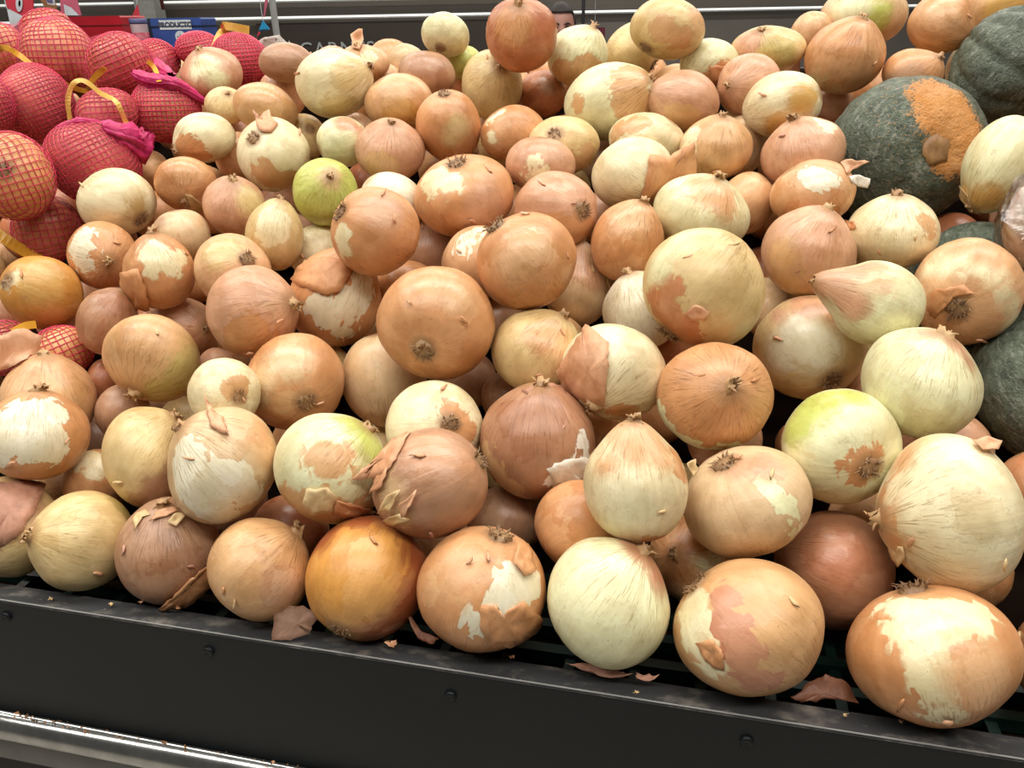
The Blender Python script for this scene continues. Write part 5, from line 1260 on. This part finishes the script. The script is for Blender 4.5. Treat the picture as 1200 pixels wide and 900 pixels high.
# ------------------------------------------------------------------ shopper at the back: only the brow and hair show above the onions
def shopper():
    Y = 4.6; top = on_y(657, 3, Y); hx = top[0]; Ht = top[2]                # crown of the head
    HH = 0.232; root = empty('person', (hx, Y, 0)); tag(root, 'dark-haired shopper in grey standing far behind the heap, only the head showing', 'person')
    M_SK = simple_mat('skin', (176, 128, 112), 0.5, rgb2=(162, 112, 98), scale=8); M_HAIR = simple_mat('dark_hair', (38, 30, 28), 0.6, bump=0.5, scale=80); M_SHIRT = simple_mat('grey_shirt', (74, 76, 84), 0.8); M_EYE = simple_mat('eye_dark', (36, 26, 24), 0.3)
    S, F, sz = grid(48, 36)
    def head_r(S):
        V = S * np.array([0.078, 0.098, HH / 2])
        jaw = np.clip((-S[:, 2] - 0.1) / 0.9, 0, 1); V[:, 0] *= 1 - 0.32 * jaw; V[:, 1] *= 1 - 0.15 * jaw
        fr = np.clip(-S[:, 1], 0, 1)                                      # the face looks towards the camera (-y)
        nose = np.exp(-((S[:, 0] / 0.13) ** 2 + ((S[:, 2] + 0.15) / 0.16) ** 2)) * (fr > 0.3); V[:, 1] -= 0.020 * nose
        for sx in (-1, 1):
            V[:, 1] += 0.010 * np.exp(-(((S[:, 0] - sx * 0.36) / 0.16) ** 2 + ((S[:, 2] - 0.02) / 0.09) ** 2)) * (fr > 0.3)
        V[:, 1] -= 0.006 * np.exp(-((S[:, 0] / 0.26) ** 2 + ((S[:, 2] + 0.5) / 0.06) ** 2)) * (fr > 0.3)
        V[:, 1] += 0.004 * np.exp(-((S[:, 0] / 0.24) ** 2 + ((S[:, 2] + 0.5) / 0.018) ** 2)) * (fr > 0.3)
        return V
    zc = Ht - HH / 2 - 0.008
    # body, neck, arms and legs grow as one surface
    me = bpy.data.meshes.new('body'); J = {}; vs = []; es = []; rd = []
    def jv(k, x, y, z, r, par=None):
        J[k] = len(vs); vs.append((x, y, z)); rd.append(r)
        if par: es.append((J[par], J[k]))
    s = Ht / 1.62
    jv('pelvis', 0, 0, 0.90 * s, 0.125); jv('waist', 0, 0, 1.03 * s, 0.115, 'pelvis'); jv('chest', 0, 0, 1.20 * s, 0.135, 'waist'); jv('collar', 0, 0, 1.33 * s, 0.09, 'chest'); jv('neck', 0, -0.01, 1.42 * s, 0.052, 'collar')
    for q, sx in (('l', 1), ('r', -1)):
        jv('sh' + q, sx * 0.17, 0, 1.31 * s, 0.058, 'collar'); jv('el' + q, sx * 0.22, 0.02, 1.05 * s, 0.043, 'sh' + q); jv('wr' + q, sx * 0.22, -0.08, 0.84 * s, 0.030, 'el' + q); jv('ha' + q, sx * 0.22, -0.10, 0.75 * s, 0.028, 'wr' + q)
        jv('hip' + q, sx * 0.09, 0, 0.82 * s, 0.095, 'pelvis'); jv('kn' + q, sx * 0.10, -0.01, 0.47 * s, 0.062, 'hip' + q); jv('an' + q, sx * 0.10, 0.02, 0.08 * s, 0.042, 'kn' + q); jv('to' + q, sx * 0.11, -0.14, 0.04, 0.036, 'an' + q)
    me.from_pydata(vs, es, []); ob = link('clothed_body', me, M_SHIRT, root)
    sk = ob.modifiers.new('skin', 'SKIN')
    for i, r in enumerate(rd): me.skin_vertices[0].data[i].radius = (r, r * 0.8)
    me.skin_vertices[0].data[0].use_root = True
    ob.modifiers.new('smooth', 'SUBSURF').levels = 2; ob.modifiers['smooth'].render_levels = 2
    hm = mesh_np('head', head_r(S), F, sz); hm.transform(Matrix.Translation((0, -0.02, zc))); hd = link('head', hm, M_SK, root)
    Hs = head_r(S) * 1.07; Hs[:, 2] += 0.006
    keep = (S[:, 2] > 0.55) | ((S[:, 1] > 0.1) & (S[:, 2] > -0.5)) | ((np.abs(S[:, 0]) > 0.8) & (S[:, 2] > 0.0) & (S[:, 1] > -0.4))
    ff = F; st = np.concatenate([[0], np.cumsum(sz)[:-1]]); fl = [tuple(ff[a:a + b]) for a, b in zip(st, sz)]; fl = [q for q in fl if all(keep[i] for i in q)]
    hair = mesh_list('hair', Hs, fl); hair.transform(Matrix.Translation((0, -0.02, zc))); ho = link('hair', hair, M_HAIR, root); ho.modifiers.new('thickness', 'SOLIDIFY').thickness = 0.006
    for sx in (-1, 1):
        g, f2, s2 = grid(16, 10); e = mesh_np('eye', g * 0.011, f2, s2); e.transform(Matrix.Translation((sx * 0.030, -0.02 - 0.084, zc + 0.004))); link('eye', e, M_EYE, hd)
        mb = MB(); mb.tube([(sx * 0.014, -0.117, zc + 0.020), (sx * 0.032, -0.114, zc + 0.025), (sx * 0.050, -0.098, zc + 0.018)], [0.003, 0.004, 0.002], 6); mb.build('eyebrow', M_HAIR, hd, True)
        e = mesh_np('ear', g * np.array([0.010, 0.018, 0.030]), f2, s2); e.transform(Matrix.Translation((sx * 0.078, -0.01, zc - 0.005))); link('ear', e, M_SK, hd)
shopper()
# ------------------------------------------------------------------ dry skins fallen on the lip and the rail
def fallen_skin(pts, zoff, kind, label, curl=0.004, seed=0):
    rs = np.random.RandomState(seed); P = [on_plane_z(a, b, ZLIP + zoff + (c if len(q) > 2 else 0)) for q in pts for a, b, c in [(q[0], q[1], q[2] * 0.001 if len(q) > 2 else 0)]]
    P = np.array(P); c0 = P.mean(0); v = []; f = []; n = len(P)
    fine = []
    for k in range(n):
        a, b = P[k], P[(k + 1) % n]
        for j in range(4): fine.append(a + (b - a) * j / 4 + rs.normal(size=3) * 0.0005)
    fine = np.array(fine); n = len(fine); R_ = np.linalg.norm(fine - c0, axis=1).max()
    for s in (1.0, 0.66, 0.33):
        for p in fine:
            q = c0 + (p - c0) * s; v.append(q - c0 + EZ * (curl * (np.dot(q - c0, EX) / R_) ** 2 + rs.uniform(-1, 1) * 0.0004))
    for i in range(2):
        for k in range(n): f.append((i * n + k, i * n + (k + 1) % n, (i + 1) * n + (k + 1) % n, (i + 1) * n + k))
    v.append((0, 0, 0.0)); f += [(2 * n + k, 2 * n + (k + 1) % n, len(v) - 1) for k in range(n)]
    o = link('onion_skin_scrap', mesh_list('onion_skin_scrap', v, f, True), M_SKIN[kind], None, c0)
    o.modifiers.new('thickness', 'SOLIDIFY').thickness = 0.0003
    tag(o, label, 'onion skin', 'dry skin scraps on the lip')
fallen_skin([(318, 752), (322, 720, 12), (334, 709, 16), (356, 710, 16), (376, 724, 10), (366, 736, 4), (364, 744), (340, 750)], 0.001, 'clear', 'thin see-through brown onion skin lying on the lip below the amber onion', seed=1)
fallen_skin([(475, 720, 14), (480, 722, 12), (492, 738, 6), (515, 752, 1), (508, 758, 0), (490, 748, 3)], 0.0, 'brown', 'curled brown skin strip on the lip between amber and torn copper onions', seed=2)
fallen_skin([(454, 751), (464, 751), (466, 755), (460, 758), (452, 754)], -0.001, 'peach', 'tiny peach skin chip on the lip below the amber onion', curl=0.001, seed=3)
fallen_skin([(663, 782, 2), (690, 778, 4), (722, 786, 4), (740, 794, 1), (716, 796), (690, 788)], -0.001, 'pink', 'long flat brown skin strip on the lip under the pale green onion', seed=4)
fallen_skin([(744, 792, 1), (758, 790, 2), (772, 795, 1), (764, 799), (746, 798)], -0.001, 'pink', 'short brown skin strip on the lip right of the long one', seed=5)
fallen_skin([(925, 822), (950, 800, 6), (966, 790, 12), (992, 800, 8), (1006, 828, 0), (966, 818, 2), (945, 824)], -0.012, 'brown', 'dark red skin heap on the lip between the two largest front onions', seed=6)
fallen_skin([(1192, 740, 20), (1212, 736, 20), (1214, 760, 16), (1196, 758, 16)], 0.01, 'straw', 'pale skin scrap at the right edge beside the largest front onion', seed=7)
for k, (px, py) in enumerate(((130, 708), (164, 706), (60, 702), (208, 712), (990, 838), (1055, 846), (745, 812), (600, 770))):
    s = 3.5; rs = np.random.RandomState(k + 30)
    fallen_skin([(px - s * rs.uniform(.6, 1.3), py), (px, py - s * .5), (px + s * rs.uniform(.6, 1.3), py - 1), (px + s * .4, py + s * .5)], -0.004, ('straw', 'peach')[k % 2],
                'small pale skin crumb on the black lip', 0.0005, k)
rs = np.random.RandomState(77); mb = MB()
for k in range(120):
    x = rs.uniform(-0.52, 0.0); s = rs.uniform(0.0006, 0.0022) * (2.0 if rs.rand() < 0.12 else 0.8)
    c = bin_pt(x, -0.003 + rs.uniform(-0.006, 0.002), DROP + 0.0035 + rs.uniform(0, 0.002))
    e = [unit(rs.normal(size=3)) * s for _ in range(3)]
    mb.add([c + e[0], c + e[1], c + e[2], c - e[0] * 0.7], [(0, 1, 2), (0, 2, 3), (1, 0, 3), (2, 1, 3)])
o = mb.build('skin_debris', M_SKIN['copper'], None, False, bin_pt(-0.26, 0, DROP + 0.003))
tag(o, 'crumbs of dry onion skin gathered along the steel rail', 'onion skin', None, 'stuff')
